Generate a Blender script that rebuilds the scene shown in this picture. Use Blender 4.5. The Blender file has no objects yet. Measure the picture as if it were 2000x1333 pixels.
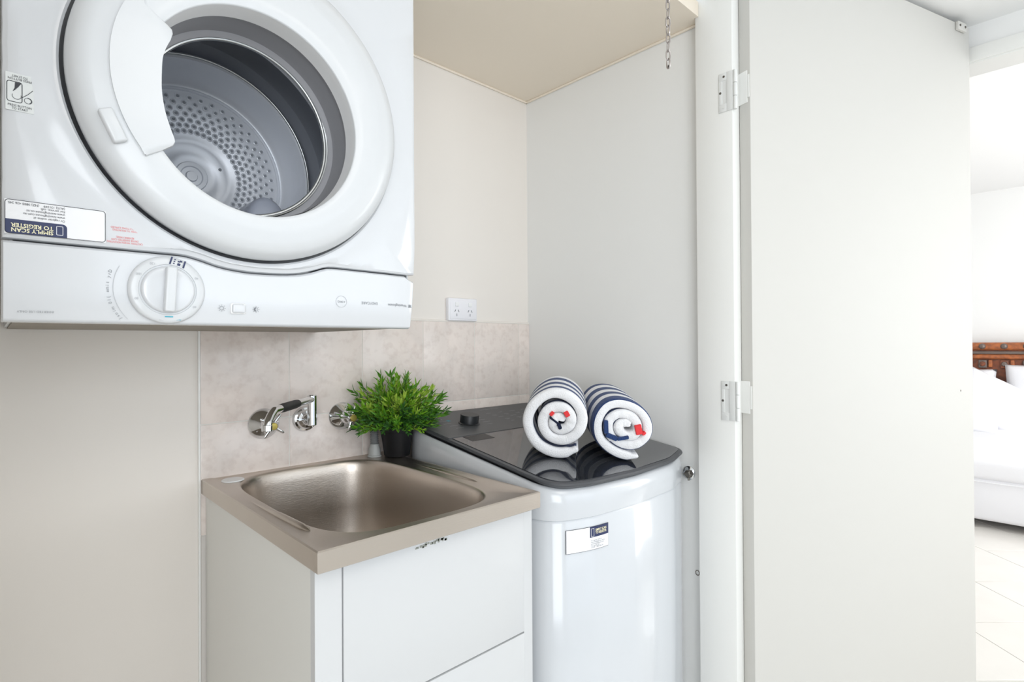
import bpy, bmesh, math, random
from mathutils import Vector, Matrix, noise
PI = math.pi
S = bpy.context.scene
COL = S.collection
random.seed(7)

# ------------------------------------------------------------------ camera, light, exposure
cam = bpy.data.cameras.new('camera'); cam_o = bpy.data.objects.new('camera', cam); COL.objects.link(cam_o)
FPX = 1072.1
cam.sensor_fit = 'HORIZONTAL'; cam.sensor_width = 36.0; cam.lens = FPX * 36.0 / 2000.0
cam.clip_start = 0.02; cam.clip_end = 60
R_ = Vector((0.72543377, -0.68826463, -0.00613523)); U_ = Vector((1.5409e-4, -8.7513e-3, 0.9999617)); F_ = Vector((0.68829196, 0.72540693, 0.00624243))
M = Matrix((R_, U_, -F_)).transposed().to_4x4(); M.translation = Vector((-1.39342, -1.38564, 1.19927))
cam_o.matrix_world = M
S.camera = cam_o

S.view_settings.view_transform = 'Standard'
S.view_settings.look = 'None'
S.view_settings.exposure = 0.14
S.view_settings.gamma = 1.0
S.view_settings.use_curve_mapping = False

W = bpy.data.worlds.new('world'); S.world = W; W.use_nodes = True
bg = W.node_tree.nodes['Background']; bg.inputs[0].default_value = (0.80, 0.90, 1.0, 1); bg.inputs[1].default_value = 1.2

def area(name, loc, target, sx, sy, power, col=(1, 1, 1)):
    l = bpy.data.lights.new(name, 'AREA'); l.shape = 'RECTANGLE'; l.size = sx; l.size_y = sy
    l.energy = power; l.color = col
    o = bpy.data.objects.new(name, l); COL.objects.link(o); o.location = loc
    o.rotation_euler = (Vector(target) - Vector(loc)).to_track_quat('-Z', 'Y').to_euler()
    return o
# daylight entering the hall by its wide window behind the camera
area('window_daylight', (0.00, -3.36, 1.62), (-0.30, 0, 1.15), 1.9, 1.2, 7, (0.93, 0.97, 1.0))
# fill light added further left, no window seen there, to brighten side-facing walls
area('added_left_fill', (-2.40, -3.36, 1.35), (-0.30, 0, 1.15), 1.7, 1.7, 34, (0.94, 0.97, 1.0))
# daylight entering the bedroom by its window
area('bedroom_daylight', (3.2, -3.20, 1.5), (3.2, 0, 1.0), 2.6, 1.8, 60, (1.0, 0.99, 0.97))
# soft fill added under the hall ceiling, no lamp seen there
area('overhead_fill', (-0.75, -2.1, 2.22), (-0.75, -2.1, 0), 0.9, 0.9, 6, (1.0, 0.95, 0.88))

# ------------------------------------------------------------------ materials
def lin(c):
    return tuple(((v / 255) / 12.92 if v / 255 <= 0.04045 else ((v / 255 + 0.055) / 1.055) ** 2.4) for v in c) + (1,)
def mat(name, rgb, rough=0.5, metal=0.0, coat=0.0, spec=0.5, noise_amt=0.0, noise_scale=20, bump=0.0, bump_scale=200, alpha=1.0, aniso=None, rgb2=None, trans=0.0, rvar=0.0, sheen=0.0, emit=0):
    m = bpy.data.materials.new(name); m.use_nodes = True
    nt = m.node_tree; b = nt.nodes['Principled BSDF']
    b.inputs['Base Color'].default_value = lin(rgb); b.inputs['Roughness'].default_value = rough
    b.inputs['Metallic'].default_value = metal; b.inputs['Coat Weight'].default_value = coat
    b.inputs['Coat Roughness'].default_value = 0.06
    b.inputs['Specular IOR Level'].default_value = spec
    if sheen: b.inputs['Sheen Weight'].default_value = sheen
    if trans: b.inputs['Transmission Weight'].default_value = trans
    tc = nt.nodes.new('ShaderNodeTexCoord')
    if noise_amt or rgb2:
        n = nt.nodes.new('ShaderNodeTexNoise'); n.inputs['Scale'].default_value = noise_scale; n.inputs['Detail'].default_value = 6
        nt.links.new(tc.outputs['Object'], n.inputs['Vector'])
        r = nt.nodes.new('ShaderNodeValToRGB')
        a = lin(rgb); c2 = lin(rgb2) if rgb2 else tuple(x * (1 - noise_amt) for x in a[:3]) + (1,)
        r.color_ramp.elements[0].position = 0.35; r.color_ramp.elements[1].position = 0.65
        r.color_ramp.elements[0].color = c2; r.color_ramp.elements[1].color = a
        nt.links.new(n.outputs['Fac'], r.inputs['Fac']); nt.links.new(r.outputs['Color'], b.inputs['Base Color'])
    if rvar:
        n = nt.nodes.new('ShaderNodeTexNoise'); n.inputs['Scale'].default_value = 9
        nt.links.new(tc.outputs['Object'], n.inputs['Vector'])
        mr = nt.nodes.new('ShaderNodeMapRange'); mr.inputs['To Min'].default_value = rough - rvar; mr.inputs['To Max'].default_value = rough + rvar
        nt.links.new(n.outputs['Fac'], mr.inputs['Value']); nt.links.new(mr.outputs['Result'], b.inputs['Roughness'])
    if bump:
        n = nt.nodes.new('ShaderNodeTexNoise'); n.inputs['Scale'].default_value = bump_scale; n.inputs['Detail'].default_value = 3
        v = tc.outputs['Object']
        if aniso:
            mp = nt.nodes.new('ShaderNodeMapping'); mp.inputs['Scale'].default_value = aniso
            nt.links.new(v, mp.inputs['Vector']); v = mp.outputs['Vector']
        nt.links.new(v, n.inputs['Vector'])
        bp = nt.nodes.new('ShaderNodeBump'); bp.inputs['Strength'].default_value = bump; bp.inputs['Distance'].default_value = 0.002
        nt.links.new(n.outputs['Fac'], bp.inputs['Height']); nt.links.new(bp.outputs['Normal'], b.inputs['Normal'])
    return m

m_cream = mat('cream_wall_paint', (240, 234, 227), 0.55, bump=0.06, bump_scale=140, noise_amt=0.02, noise_scale=2)
m_grey = mat('pale_grey_wall_paint', (243, 243, 241), 0.5, bump=0.05, bump_scale=120)
m_ceil = mat('cream_ceiling_paint', (243, 232, 216), 0.7)
m_trim = mat('white_gloss_trim_paint', (243, 243, 240), 0.35, bump=0.05, bump_scale=60)
m_leaf = mat('ivory_door_paint', (211, 209, 204), 0.62, spec=0.3, bump=0.04, bump_scale=40)
m_white = mat('white_room_paint', (244, 244, 243), 0.6)
m_enamel = mat('white_enamel', (213, 215, 218), 0.22, coat=0.6)
m_enamel2 = mat('white_plastic', (211, 213, 215), 0.30, coat=0.25)
m_ringw = mat('light_grey_plastic', (246, 246, 246), 0.4)
m_gasket = mat('grey_rubber_gasket', (152, 152, 156), 0.45)
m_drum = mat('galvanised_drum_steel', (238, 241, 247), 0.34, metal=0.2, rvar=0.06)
m_lip = mat('bright_drum_lip_metal', (190, 192, 192), 0.25, metal=0.9)
m_dot = mat('dark_perforation', (158, 163, 170), 0.6)
m_shell = mat('darker_drum_steel', (166, 170, 178), 0.3, metal=0.3, rvar=0.06)  # plain darker tone of drum steel for the shell
m_under = mat('underside_shade', (150, 142, 130), 0.6)  # shade under the dryer put into the underside's colour
m_dotl = mat('punched_steel_bead', (195, 200, 206), 0.25, metal=0.8)
m_baffle = mat('grey_drum_paddle_plastic', (150, 155, 168), 0.25, coat=0.4)
m_navy = mat('navy_sticker_print', (38, 48, 88), 0.4)
m_black = mat('black_print', (52, 54, 60), 0.5)
m_prt = mat('grey_print', (138, 141, 146), 0.5)
m_prtl = mat('faint_grey_print', (178, 180, 184), 0.5)
m_red = mat('red_print', (232, 120, 120), 0.5)
m_teal = mat('teal_print', (70, 170, 190), 0.5)
m_yel = mat('pale_yellow_print', (236, 230, 196), 0.5)
m_paper = mat('white_sticker_film', (238, 238, 240), 0.35)
m_clear = mat('pale_sticker_film', (222, 225, 224), 0.3)
m_steel = mat('brushed_stainless_steel', (198, 189, 180), 0.32, metal=1.0, bump=0.12, bump_scale=60, aniso=(1, 12, 12), rvar=0.05)
m_chrome = mat('polished_chrome', (222, 224, 226), 0.06, metal=1.0)
m_brass = mat('aged_brass_button', (190, 172, 92), 0.35, metal=0.6)
m_rubber = mat('black_rubber_grip', (26, 26, 28), 0.55)
m_lam = mat('white_laminate', (206, 207, 208), 0.3, coat=0.15)
m_lams = mat('white_laminate_side', (228, 227, 222), 0.4)
m_gap = mat('dark_carcass', (120, 118, 112), 0.8)
m_chip = mat('bare_chipboard', (150, 152, 144), 0.9)
m_lidframe = mat('charcoal_lid_plastic', (72, 74, 78), 0.38)
m_panel = mat('charcoal_control_panel', (78, 80, 83), 0.42)
m_glass = mat('smoked_glass_lid', (46, 48, 53), 0.05, coat=0.35, spec=0.6)
m_enamelw = mat('white_washer_enamel', (205, 208, 212), 0.2, coat=0.6)
m_well = mat('black_plastic', (22, 22, 24), 0.4)
m_knobk = mat('black_dial_plastic', (36, 38, 41), 0.4)
m_lab = mat('pale_grey_panel_print', (150, 153, 158), 0.5)
m_towel = mat('white_terry', (240, 240, 242), 0.95, bump=1.0, bump_scale=420, sheen=0.3)
m_tnavy = mat('navy_terry', (36, 62, 112), 0.95, bump=1.0, bump_scale=420, sheen=0.15)
m_tred = mat('red_towel_tag', (226, 58, 62), 0.8, bump=0.4, bump_scale=300)
m_tdark = mat('dark_navy_terry', (22, 30, 58), 0.95)
m_pot = mat('black_plastic_pot', (24, 24, 26), 0.5, spec=0.3)
m_soil = mat('dark_soil', (40, 36, 26), 0.9)
def leafmat(n, c):
    m = mat(n, c, 0.5, noise_amt=0.25, noise_scale=60)
    m.node_tree.nodes['Principled BSDF'].inputs['Subsurface Weight'].default_value = 0.0
    return m
m_lf = [leafmat('fresh_green_leaf', (120, 172, 30)), leafmat('mid_green_leaf', (82, 140, 30)), leafmat('deep_green_leaf', (48, 98, 34)), leafmat('yellow_green_leaf', (168, 200, 72))]
m_stem = mat('dark_green_stem', (66, 92, 48), 0.6)
m_hose = mat('grey_ribbed_hose', (120, 122, 122), 0.5)
m_collar = mat('light_grey_hose_collar', (172, 174, 172), 0.45)
m_gpo = mat('white_socket_plastic', (243, 242, 246), 0.35)
m_slot = mat('dark_socket_slot', (120, 122, 128), 0.8)
m_zinc = mat('zinc_chain', (186, 180, 178), 0.3, metal=0.9)
m_oldmetal = mat('tarnished_metal', (120, 116, 110), 0.4, metal=0.8, noise_amt=0.4, noise_scale=90)
m_hinge = mat('painted_hinge', (230, 231, 229), 0.4)
m_wood = mat('carved_red_brown_wood', (140, 78, 50), 0.5, rgb2=(92, 56, 42), noise_scale=25, bump=0.4, bump_scale=60)
m_wood2 = mat('orange_brown_wood', (184, 106, 58), 0.45, rgb2=(140, 82, 52), noise_scale=30)
m_stud = mat('dull_iron_stud', (116, 104, 98), 0.4, metal=0.5)
m_linen = mat('white_bed_linen', (243, 243, 247), 0.85, bump=0.3, bump_scale=12)
m_floor = mat('floor_slab', (214, 208, 200), 0.5)
m_grout = mat('pale_grout', (232, 229, 223), 0.8)
m_ftile = mat('cream_floor_tile', (240, 236, 230), 0.25, noise_amt=0.03, noise_scale=6, coat=0.3)
def tile_mat():
    m = mat('beige_marbled_wall_tile', (218, 208, 200), 0.22, coat=0.25)
    nt = m.node_tree; b = nt.nodes['Principled BSDF']; tc = nt.nodes.new('ShaderNodeNewGeometry')
    n1 = nt.nodes.new('ShaderNodeTexNoise'); n1.inputs['Scale'].default_value = 9; n1.inputs['Detail'].default_value = 5; n1.inputs['Distortion'].default_value = 0.6
    n2 = nt.nodes.new('ShaderNodeTexNoise'); n2.inputs['Scale'].default_value = 55; n2.inputs['Detail'].default_value = 5
    nt.links.new(tc.outputs['Position'], n1.inputs['Vector']); nt.links.new(tc.outputs['Position'], n2.inputs['Vector'])
    r1 = nt.nodes.new('ShaderNodeValToRGB'); e = r1.color_ramp.elements
    e[0].position = 0.3; e[0].color = lin((227, 217, 210)); e[1].position = 0.7; e[1].color = lin((242, 230, 222))
    r2 = nt.nodes.new('ShaderNodeValToRGB'); e = r2.color_ramp.elements
    e[0].position = 0.30; e[0].color = (0.88, 0.85, 0.84, 1); e[1].position = 0.52; e[1].color = (1, 1, 1, 1)
    mx = nt.nodes.new('ShaderNodeMixRGB'); mx.blend_type = 'MULTIPLY'; mx.inputs[0].default_value = 0.8
    nt.links.new(n1.outputs['Fac'], r1.inputs[0]); nt.links.new(n2.outputs['Fac'], r2.inputs[0])
    nt.links.new(r1.outputs[0], mx.inputs[1]); nt.links.new(r2.outputs[0], mx.inputs[2]); nt.links.new(mx.outputs[0], b.inputs['Base Color'])
    return m
m_tile = tile_mat()

# ------------------------------------------------------------------ helpers
def thing(name, loc, label=None, cat=None, group=None):
    o = bpy.data.objects.new(name, None); o.empty_display_size = 0.05; COL.objects.link(o); o.location = loc
    if label: o['label'] = label
    if cat: o['category'] = cat
    if group: o['group'] = group
    return o
def wloc(o):
    v = Vector((0, 0, 0))
    while o is not None: v += o.location; o = o.parent
    return v
def link(name, bm, mats, parent=None, smooth=True, angle=40, origin=None):
    """bm is in world coordinates; the object's origin goes to `origin` or its lowest centre"""
    me = bpy.data.meshes.new(name)
    bmesh.ops.recalc_face_normals(bm, faces=bm.faces[:]) if getattr(bm, 'is_valid', True) and not bm_flags.get(id(bm)) else None
    if origin is None:
        xs = [v.co for v in bm.verts]
        lo = Vector((min(v.x for v in xs), min(v.y for v in xs), min(v.z for v in xs))); hi = Vector((max(v.x for v in xs), max(v.y for v in xs), max(v.z for v in xs)))
        origin = (lo + hi) / 2
        if parent is None: origin.z = lo.z
    origin = Vector(origin)
    bmesh.ops.translate(bm, verts=bm.verts[:], vec=-origin)
    bm.to_mesh(me); bm.free()
    for m in (mats if isinstance(mats, (list, tuple)) else [mats]): me.materials.append(m)
    if smooth and len(me.polygons):
        me.polygons.foreach_set('use_smooth', [True] * len(me.polygons)); me.set_sharp_from_angle(angle=math.radians(angle))
    o = bpy.data.objects.new(name, me); COL.objects.link(o)
    if parent is not None: o.parent = parent; o.location = origin - wloc(parent)
    else: o.location = origin
    return o
bm_flags = {}
def tag(o, label, cat, group=None):
    o['label'] = label; o['category'] = cat
    if group: o['group'] = group
    return o
def struct(o): o['kind'] = 'structure'; return o

def add_box(bm, x0, x1, y0, y1, z0, z1, bev=0.0, seg=2, mi=0, mtx=None):
    r = bmesh.ops.create_cube(bm, size=1.0); vs = r['verts']
    for v in vs: v.co = Vector(((x0 + x1) / 2 + v.co.x * (x1 - x0), (y0 + y1) / 2 + v.co.y * (y1 - y0), (z0 + z1) / 2 + v.co.z * (z1 - z0)))
    fs = list({f for v in vs for f in v.link_faces})
    if bev:
        es = list({e for v in vs for e in v.link_edges})
        g = bmesh.ops.bevel(bm, geom=es, offset=bev, segments=seg, affect='EDGES', profile=0.5)
        vs = list({v for f in g['faces'] for v in f.verts} | {v for v in vs if v.is_valid})
        fs = list({f for v in vs for f in v.link_faces})
    for f in fs: f.material_index = mi
    if mtx is not None:
        for v in vs: v.co = mtx @ v.co
    return vs
def box(name, x0, x1, y0, y1, z0, z1, m, parent=None, bev=0.0, seg=2):
    bm = bmesh.new(); add_box(bm, min(x0, x1), max(x0, x1), min(y0, y1), max(y0, y1), min(z0, z1), max(z0, z1), bev, seg)
    return link(name, bm, m, parent)
def loft(bm, loops, close=True, cap0=False, cap1=False, mi=0):
    rows = [[bm.verts.new(p) for p in l] for l in loops]
    n = len(rows[0]); fs = []
    for a, b in zip(rows, rows[1:]):
        for i in range(n if close else n - 1):
            j = (i + 1) % n
            f = bm.faces.new((a[i], a[j], b[j], b[i])); f.material_index = mi; fs.append(f)
    if cap0: bm.faces.new(list(reversed(rows[0]))).material_index = mi
    if cap1: bm.faces.new(rows[-1]).material_index = mi
    return rows
def lathe_y(bm, prof, cx, cz, seg=48, cap0=False, cap1=False, mi=0):
    """profile of (radius, y) around an axis parallel to y"""
    loops = [[(cx + r * math.cos(2 * PI * i / seg), y, cz + r * math.sin(2 * PI * i / seg)) for i in range(seg)] for r, y in prof]
    return loft(bm, loops, True, cap0, cap1, mi)
def lathe(bm, prof, o, axis=(0, 0, 1), seg=32, cap0=True, cap1=True, mi=0):
    axis = Vector(axis).normalized(); q = axis.to_track_quat('Z', 'Y'); ex = q @ Vector((1, 0, 0)); ey = q @ Vector((0, 1, 0)); o = Vector(o)
    loops = [[o + axis * h + ex * (r * math.cos(2 * PI * i / seg)) + ey * (r * math.sin(2 * PI * i / seg)) for i in range(seg)] for r, h in prof]
    return loft(bm, loops, True, cap0, cap1, mi)
def smooth_path(pts, k=6):
    P = [Vector(p) for p in pts]; out = []
    for i in range(len(P) - 1):
        p0 = P[max(i - 1, 0)]; p1 = P[i]; p2 = P[i + 1]; p3 = P[min(i + 2, len(P) - 1)]
        for s in range(k):
            t = s / k
            out.append(0.5 * ((2 * p1) + (p2 - p0) * t + (2 * p0 - 5 * p1 + 4 * p2 - p3) * t * t + (-p0 + 3 * p1 - 3 * p2 + p3) * t ** 3))
    out.append(P[-1]); return out
def tube(bm, pts, r, seg=12, cap=True, mi=0, closed=False):
    P = [Vector(p) for p in pts]; n = len(P); rr = r if callable(r) else (lambda i: r)
    loops = []; prev = None
    for i in range(n):
        if closed: t = (P[(i + 1) % n] - P[i - 1]).normalized()
        else: t = (P[min(i + 1, n - 1)] - P[max(i - 1, 0)]).normalized()
        if prev is None:
            a = Vector((0, 0, 1)) if abs(t.z) < 0.9 else Vector((1, 0, 0)); u = t.cross(a).normalized()
        else: u = (prev - t * prev.dot(t)).normalized()
        prev = u; w = t.cross(u)
        loops.append([P[i] + (u * math.cos(2 * PI * k / seg) + w * math.sin(2 * PI * k / seg)) * rr(i) for k in range(seg)])
    if closed: loops.append(loops[0]); 
    rows = loft(bm, loops, True, cap and not closed, cap and not closed, mi)
    if closed: bmesh.ops.remove_doubles(bm, verts=rows[0] + rows[-1], dist=1e-6)
    return rows
def prism(bm, poly, fn, lo, hi, bev=0.0, seg=2, mi=0):
    """poly (a,b) extruded lo..hi by fn(a,b,h)->xyz"""
    a = [bm.verts.new(fn(p[0], p[1], lo)) for p in poly]; b = [bm.verts.new(fn(p[0], p[1], hi)) for p in poly]
    n = len(poly); f1 = bm.faces.new(list(reversed(a))); f2 = bm.faces.new(b); fs = [f1, f2]
    for i in range(n): fs.append(bm.faces.new((a[i], a[(i + 1) % n], b[(i + 1) % n], b[i])))
    for f in fs: f.material_index = mi
    if bev:
        es = list(f2.edges); bmesh.ops.bevel(bm, geom=es, offset=bev, segments=seg, affect='EDGES', profile=0.5)
def fillet(poly, rad, k=6):
    out = []; n = len(poly)
    for i in range(n):
        p = Vector(poly[i]); a = Vector(poly[i - 1]); b = Vector(poly[(i + 1) % n]); r = rad[i] if isinstance(rad, (list, tuple)) else rad
        if r <= 0: out.append(p); continue
        u = (a - p).normalized(); v = (b - p).normalized(); ang = u.angle(v)
        d = min(r / math.tan(ang / 2), (a - p).length * 0.49, (b - p).length * 0.49); p1 = p + u * d; p2 = p + v * d
        for s in range(k + 1):
            t = s / k; out.append((1 - t) ** 2 * p1 * 1 + 2 * t * (1 - t) * (p * 0.87 + (p1 + p2) / 2 * 0.13) + t * t * p2)
    return [tuple(v) for v in out]
def inset(poly, d):
    n = len(poly); out = []
    P = [Vector((p[0], p[1])) for p in poly]
    area2 = sum(P[i].x * P[(i + 1) % n].y - P[(i + 1) % n].x * P[i].y for i in range(n)); s = 1 if area2 > 0 else -1
    for i in range(n):
        t = (P[(i + 1) % n] - P[i - 1]).normalized(); nn = Vector((-t.y, t.x)) * s
        out.append(tuple(P[i] + nn * d))
    return out
def text(name, body, size, loc, xd, yd, m, parent, align='LEFT', depth=0.0002, bold=0.0, sx=1.0, spacing=1.0):
    c = bpy.data.curves.new(name, 'FONT'); c.body = body; c.size = size; c.align_x = align; c.align_y = 'CENTER'; c.offset = bold * size; c.space_line = spacing; c.resolution_u = 2
    t = bpy.data.objects.new('tmp', c); COL.objects.link(t)
    me = bpy.data.meshes.new_from_object(t); bpy.data.objects.remove(t); bpy.data.curves.remove(c)
    X = Vector(xd).normalized(); Y = Vector(yd).normalized(); Z = X.cross(Y)
    me.name = name; me.materials.clear(); me.materials.append(m)
    for v in me.vertices: v.co = X * v.co.x * sx + Y * v.co.y + Z * depth
    o = bpy.data.objects.new(name, me); COL.objects.link(o); o.parent = parent; o.location = Vector(loc) - wloc(parent)
    return o

# ------------------------------------------------------------------ structure
HC = 2.067      # laundry recess ceiling
RC = 2.262      # hall ceiling
wb = struct(box('wall_back', -2.1, 0.0, 0.0, 0.12, 0, 2.5, m_cream))
wr = struct(box('wall_right', 0.0, 0.10, -0.664, 0.12, 0, 2.5, m_grey))
bm = bmesh.new(); prism(bm, [(-1.56, 0.0), (0.0, 0.0), (0.0, -0.664), (-0.0305, -0.664), (-0.0305, -0.676), (-1.56, -0.676)], lambda a, b, h: (a, b, h), HC, HC + 0.04); struct(link('ceiling', bm, m_ceil, smooth=False))
bm = bmesh.new(); tube(bm, [(-2.1, -0.004, HC - 0.003), (0, -0.004, HC - 0.003)], 0.004, 6)
struct(link('trim_1', bm, m_ceil))
bm = bmesh.new(); tube(bm, [(-0.004, 0, HC - 0.003), (-0.004, -0.66, HC - 0.003)], 0.004, 6)
struct(link('trim_2', bm, m_ceil))
# jamb and front wall beside the recess
jamb = struct(box('trim_3', -0.030, 0.10, -0.7662, -0.6655, 0.0, 2.115, m_trim, bev=0.0025))
struct(box('trim_4', -1.46, 0.10, -0.766, -0.690, 2.1155, 2.17, m_trim, bev=0.002))
# bulkhead of the recess and wall over the opening
struct(box('wall_front_return', 0.101, 1.0, -0.760, -0.665, 0, RC, m_white))
struct(box('wall_over_opening', -1.46, 0.10, -0.760, -0.690, 2.171, RC, m_white))
# hall
struct(box('wall_left', -1.56, -1.46, -0.665, 0.0, 0, 2.5, m_cream))  # unseen side of the recess, set close in to shade the dryer's left
struct(box('wall_beside_opening', -4.5, -1.46, -0.760, -0.665, 0, RC, m_white))
bm = bmesh.new(); add_box(bm, -4.5, -4.4, -3.5, -0.760, 0, RC)
struct(link('wall_hall_end', bm, m_white, smooth=False))
bm = bmesh.new()
add_box(bm, -4.5, -3.3, -3.5, -3.40, 0, RC); add_box(bm, -1.5, -1.0, -3.5, -3.40, 0, RC); add_box(bm, -3.3, -1.5, -3.5, -3.40, 0, 0.45); add_box(bm, -3.3, -1.5, -3.5, -3.40, 2.15, RC); add_box(bm, 0.98, 1.0, -3.5, -3.40, 0, RC)  # left opening goes with the added fill light
add_box(bm, -1.0, 0.98, -3.5, -3.40, 0, 0.45); add_box(bm, -1.0, 0.98, -3.5, -3.40, 2.15, RC)
struct(link('wall_front', bm, m_white, smooth=False))
wn = struct(box('window_1', -1.0, 0.98, -3.43, -3.405, 0.45, 0.49, m_trim))
for x0, x1, z0, z1 in ((-1.0, -0.96, 0.49, 2.11), (0.94, 0.98, 0.49, 2.11), (-0.03, 0.01, 0.49, 2.11), (-1.0, 0.98, 2.11, 2.15)):
    box('window_frame', x0, x1, -3.43, -3.405, z0, z1, m_trim, wn)
struct(box('ceiling_hall', -4.5, 1.10, -3.5, -0.760, RC, RC + 0.1, m_white))
# wall between hall and bedroom, with its opening
bm = bmesh.new()
add_box(bm, 1.0, 1.10, -1.03, -0.665, 0, 2.5); add_box(bm, 1.0, 1.10, -3.5, -2.05, 0, 2.5); add_box(bm, 1.0, 1.10, -2.05, -1.03, 2.155, 2.5)
struct(link('wall_hall_side', bm, m_white, smooth=False))
dt = struct(box('trim_5', 0.984, 1.0, -2.09, -0.99, 2.135, 2.185, m_trim, bev=0.004))
struct(box('trim_6', 0.99, 1.11, -2.05, -1.03, 2.130, 2.155, m_trim, bev=0.003))
# bedroom shell
struct(box('wall_bedroom_far', 5.36, 5.46, -3.5, 1.2, 0, 2.6, m_white))
struct(box('wall_bedroom_left', 1.1, 5.36, 1.1, 1.2, 0, 2.6, m_white))
struct(box('wall_bedroom_near', 1.0, 1.10, -0.66, 1.2, 0, 2.6, m_white))
bm = bmesh.new()
add_box(bm, 1.1, 1.9, -3.5, -3.4, 0, 2.6); add_box(bm, 4.5, 5.36, -3.5, -3.4, 0, 2.6); add_box(bm, 1.9, 4.5, -3.5, -3.4, 0, 0.6); add_box(bm, 1.9, 4.5, -3.5, -3.4, 2.4, 2.6)
struct(link('wall_bedroom_front', bm, m_white, smooth=False))
struct(box('ceiling_bedroom', 1.0, 5.46, -3.5, 1.2, 2.6, 2.7, m_white))
fl = struct(box('floor', -4.5, 5.46, -3.5, 1.2, -0.10, -0.006, m_grout))
# diagonal floor tiles, 400 mm, laid from the hall into the bedroom
yaw = 0.7592; e1 = Vector((math.cos(yaw), -math.sin(yaw), 0)); e2 = Vector((math.sin(yaw), math.cos(yaw), 0))
base = Vector((-1.39342, -1.38564, 0)); TS = 0.40
bm = bmesh.new(); add_box(bm, -TS / 2 + .0015, TS / 2 - .0015, -TS / 2 + .0015, TS / 2 - .0015, -0.006, 0.0, bev=0.001, seg=1)
tile_proto = link('floor_tile', bm, m_ftile, fl, origin=(0, 0, 0)); first = True
for i in range(-4, 12):
    for j in range(-4, 16):
        c = base + e1 * (1.905 - 4 * TS + (i + .5) * TS) + e2 * (2.35 - 4 * TS + (j + .5) * TS)
        if not (1.15 < c.x < 5.2 and -2.5 < c.y < 0.3): continue
        o = tile_proto if first else tile_proto.copy()
        if not first: COL.objects.link(o)
        first = False
        o.parent = fl; o.location = c - wloc(fl); o.rotation_euler = (0, 0, -yaw)

# wall tiles behind the tub: 200 x 250, each one a piece of the wall
for r in range(2):
    for c in range(6):
        x0 = -1.053 + c * 0.2; x1 = min(x0 + 0.2, -0.0005); z1 = 1.272 - r * 0.25; z0 = z1 - 0.25
        if r == 1: z0 = z1 - 0.25
        bm = bmesh.new(); add_box(bm, x0 + .0012, x1 - (.0012 if c < 5 else 0), -0.0075, 0.0, z0 + .0012, z1 - .0012, bev=0.0012, seg=2)
        link('wall_tile', bm, m_tile, wb)
bm = bmesh.new(); add_box(bm, -1.0525, -0.0003, -0.006, 0.0, 0.7725, 1.2715); link('grout', bm, m_grout, wb)
bm = bmesh.new(); add_box(bm, -1.0565, -1.0528, -0.0085, 0.0, 0.02, 1.2735); link('tile_edge_trim', bm, m_trim, wb)
# silicone bead over the tiles
bm = bmesh.new(); tube(bm, [(-1.053, -0.004, 1.2735), (-0.001, -0.004, 1.2735)], 0.0035, 8); link('sealant_bead', bm, m_cream, wb)

# ------------------------------------------------------------------ door leaf with hinges
B = Vector((-0.004, -0.800, 0)); E2 = Vector((0.966, -1.117, 0)); d = (E2 - B).normalized(); nrm = Vector((-d.y, d.x, 0)); L = (E2 - B).length
def dpt(a, t, z): return B + d * a + nrm * t + Vector((0, 0, z))
DM = Matrix((d, nrm, Vector((0, 0, 1)))).transposed().to_4x4(); DM.translation = B
bm = bmesh.new(); add_box(bm, 0, L, 0, 0.035, 0.02, 2.243, bev=0.0025, mtx=DM)
door = struct(link('door_1', bm, m_leaf))
for a, z in ((0.03, 2.08), (L - 0.075, 1.04)):
    bm = bmesh.new(); lathe(bm, [(0.0035, 0), (0.003, 0.001), (0.001, 0.0012)], dpt(a, 0.0005, z), -nrm, 12); link('screw_head', bm, m_oldmetal, door)
bm = bmesh.new(); add_box(bm, L - 0.085, L - 0.035, -0.010, 0.0, 2.215, 2.243, bev=0.003, mtx=DM); cl = link('door_catch', bm, m_leaf, door)
for a in (L - 0.075, L - 0.045):
    bm = bmesh.new(); lathe(bm, [(0.004, 0), (0.0035, 0.0015)], dpt(a, -0.010, 2.229), -nrm, 10); link('screw_head', bm, m_oldmetal, cl)
for zc in (1.842, 1.052):
    h = thing('hinge', (0, 0, 0)); h.parent = door; h.location = Vector((-0.02, -0.762, zc)) - wloc(door)
    z0, z1 = zc - 0.050, zc + 0.050
    # leaf on the jamb
    bm = bmesh.new()
    add_box(bm, -0.0325, -0.0300, -0.768, -0.752, z0, z1, bev=0.0006); add_box(bm, -0.0325, -0.0300, -0.752, -0.7315, z0, z0 + 0.020, bev=0.0006)
    add_box(bm, -0.0325, -0.0300, -0.752, -0.7315, z1 - 0.020, z1, bev=0.0006); add_box(bm, -0.0325, -0.0300, -0.7400, -0.7315, z0 + 0.02, z1 - 0.02, bev=0.0006)
    add_box(bm, -0.0312, -0.0298, -0.752, -0.740, z0 + 0.02, z1 - 0.02)
    link('jamb_plate', bm, m_hinge, h)
    for y, z in ((-0.745, z0 + .01), (-0.745, z1 - .01), (-0.7355, zc)):
        bm = bmesh.new(); lathe(bm, [(0.0032, 0), (0.0028, 0.0008)], (-0.0325, y, z), (-1, 0, 0), 10); link('screw', bm, m_oldmetal if y > -.74 or z > zc else m_hinge, h)
    for k in range(3):
        za = z0 + k * 0.0335
        bm = bmesh.new(); lathe(bm, [(0.0045, 0), (0.0052, 0.0008), (0.0052, 0.0315), (0.0045, 0.0325)], (-0.0285, -0.7725, za), (0, 0, 1), 16); link('knuckle', bm, m_hinge, h)
    # leaf on the door's edge
    bm = bmesh.new(); add_box(bm, -0.0022, 0, 0.008, 0.036, z0 + 0.018, z1 + 0.0, bev=0.0006, mtx=DM)
    add_box(bm, -0.0018, 0, 0.002, 0.008, z0 + 0.030, z1 - 0.012, bev=0.0006, mtx=DM); link('door_plate', bm, m_trim, h)

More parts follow.
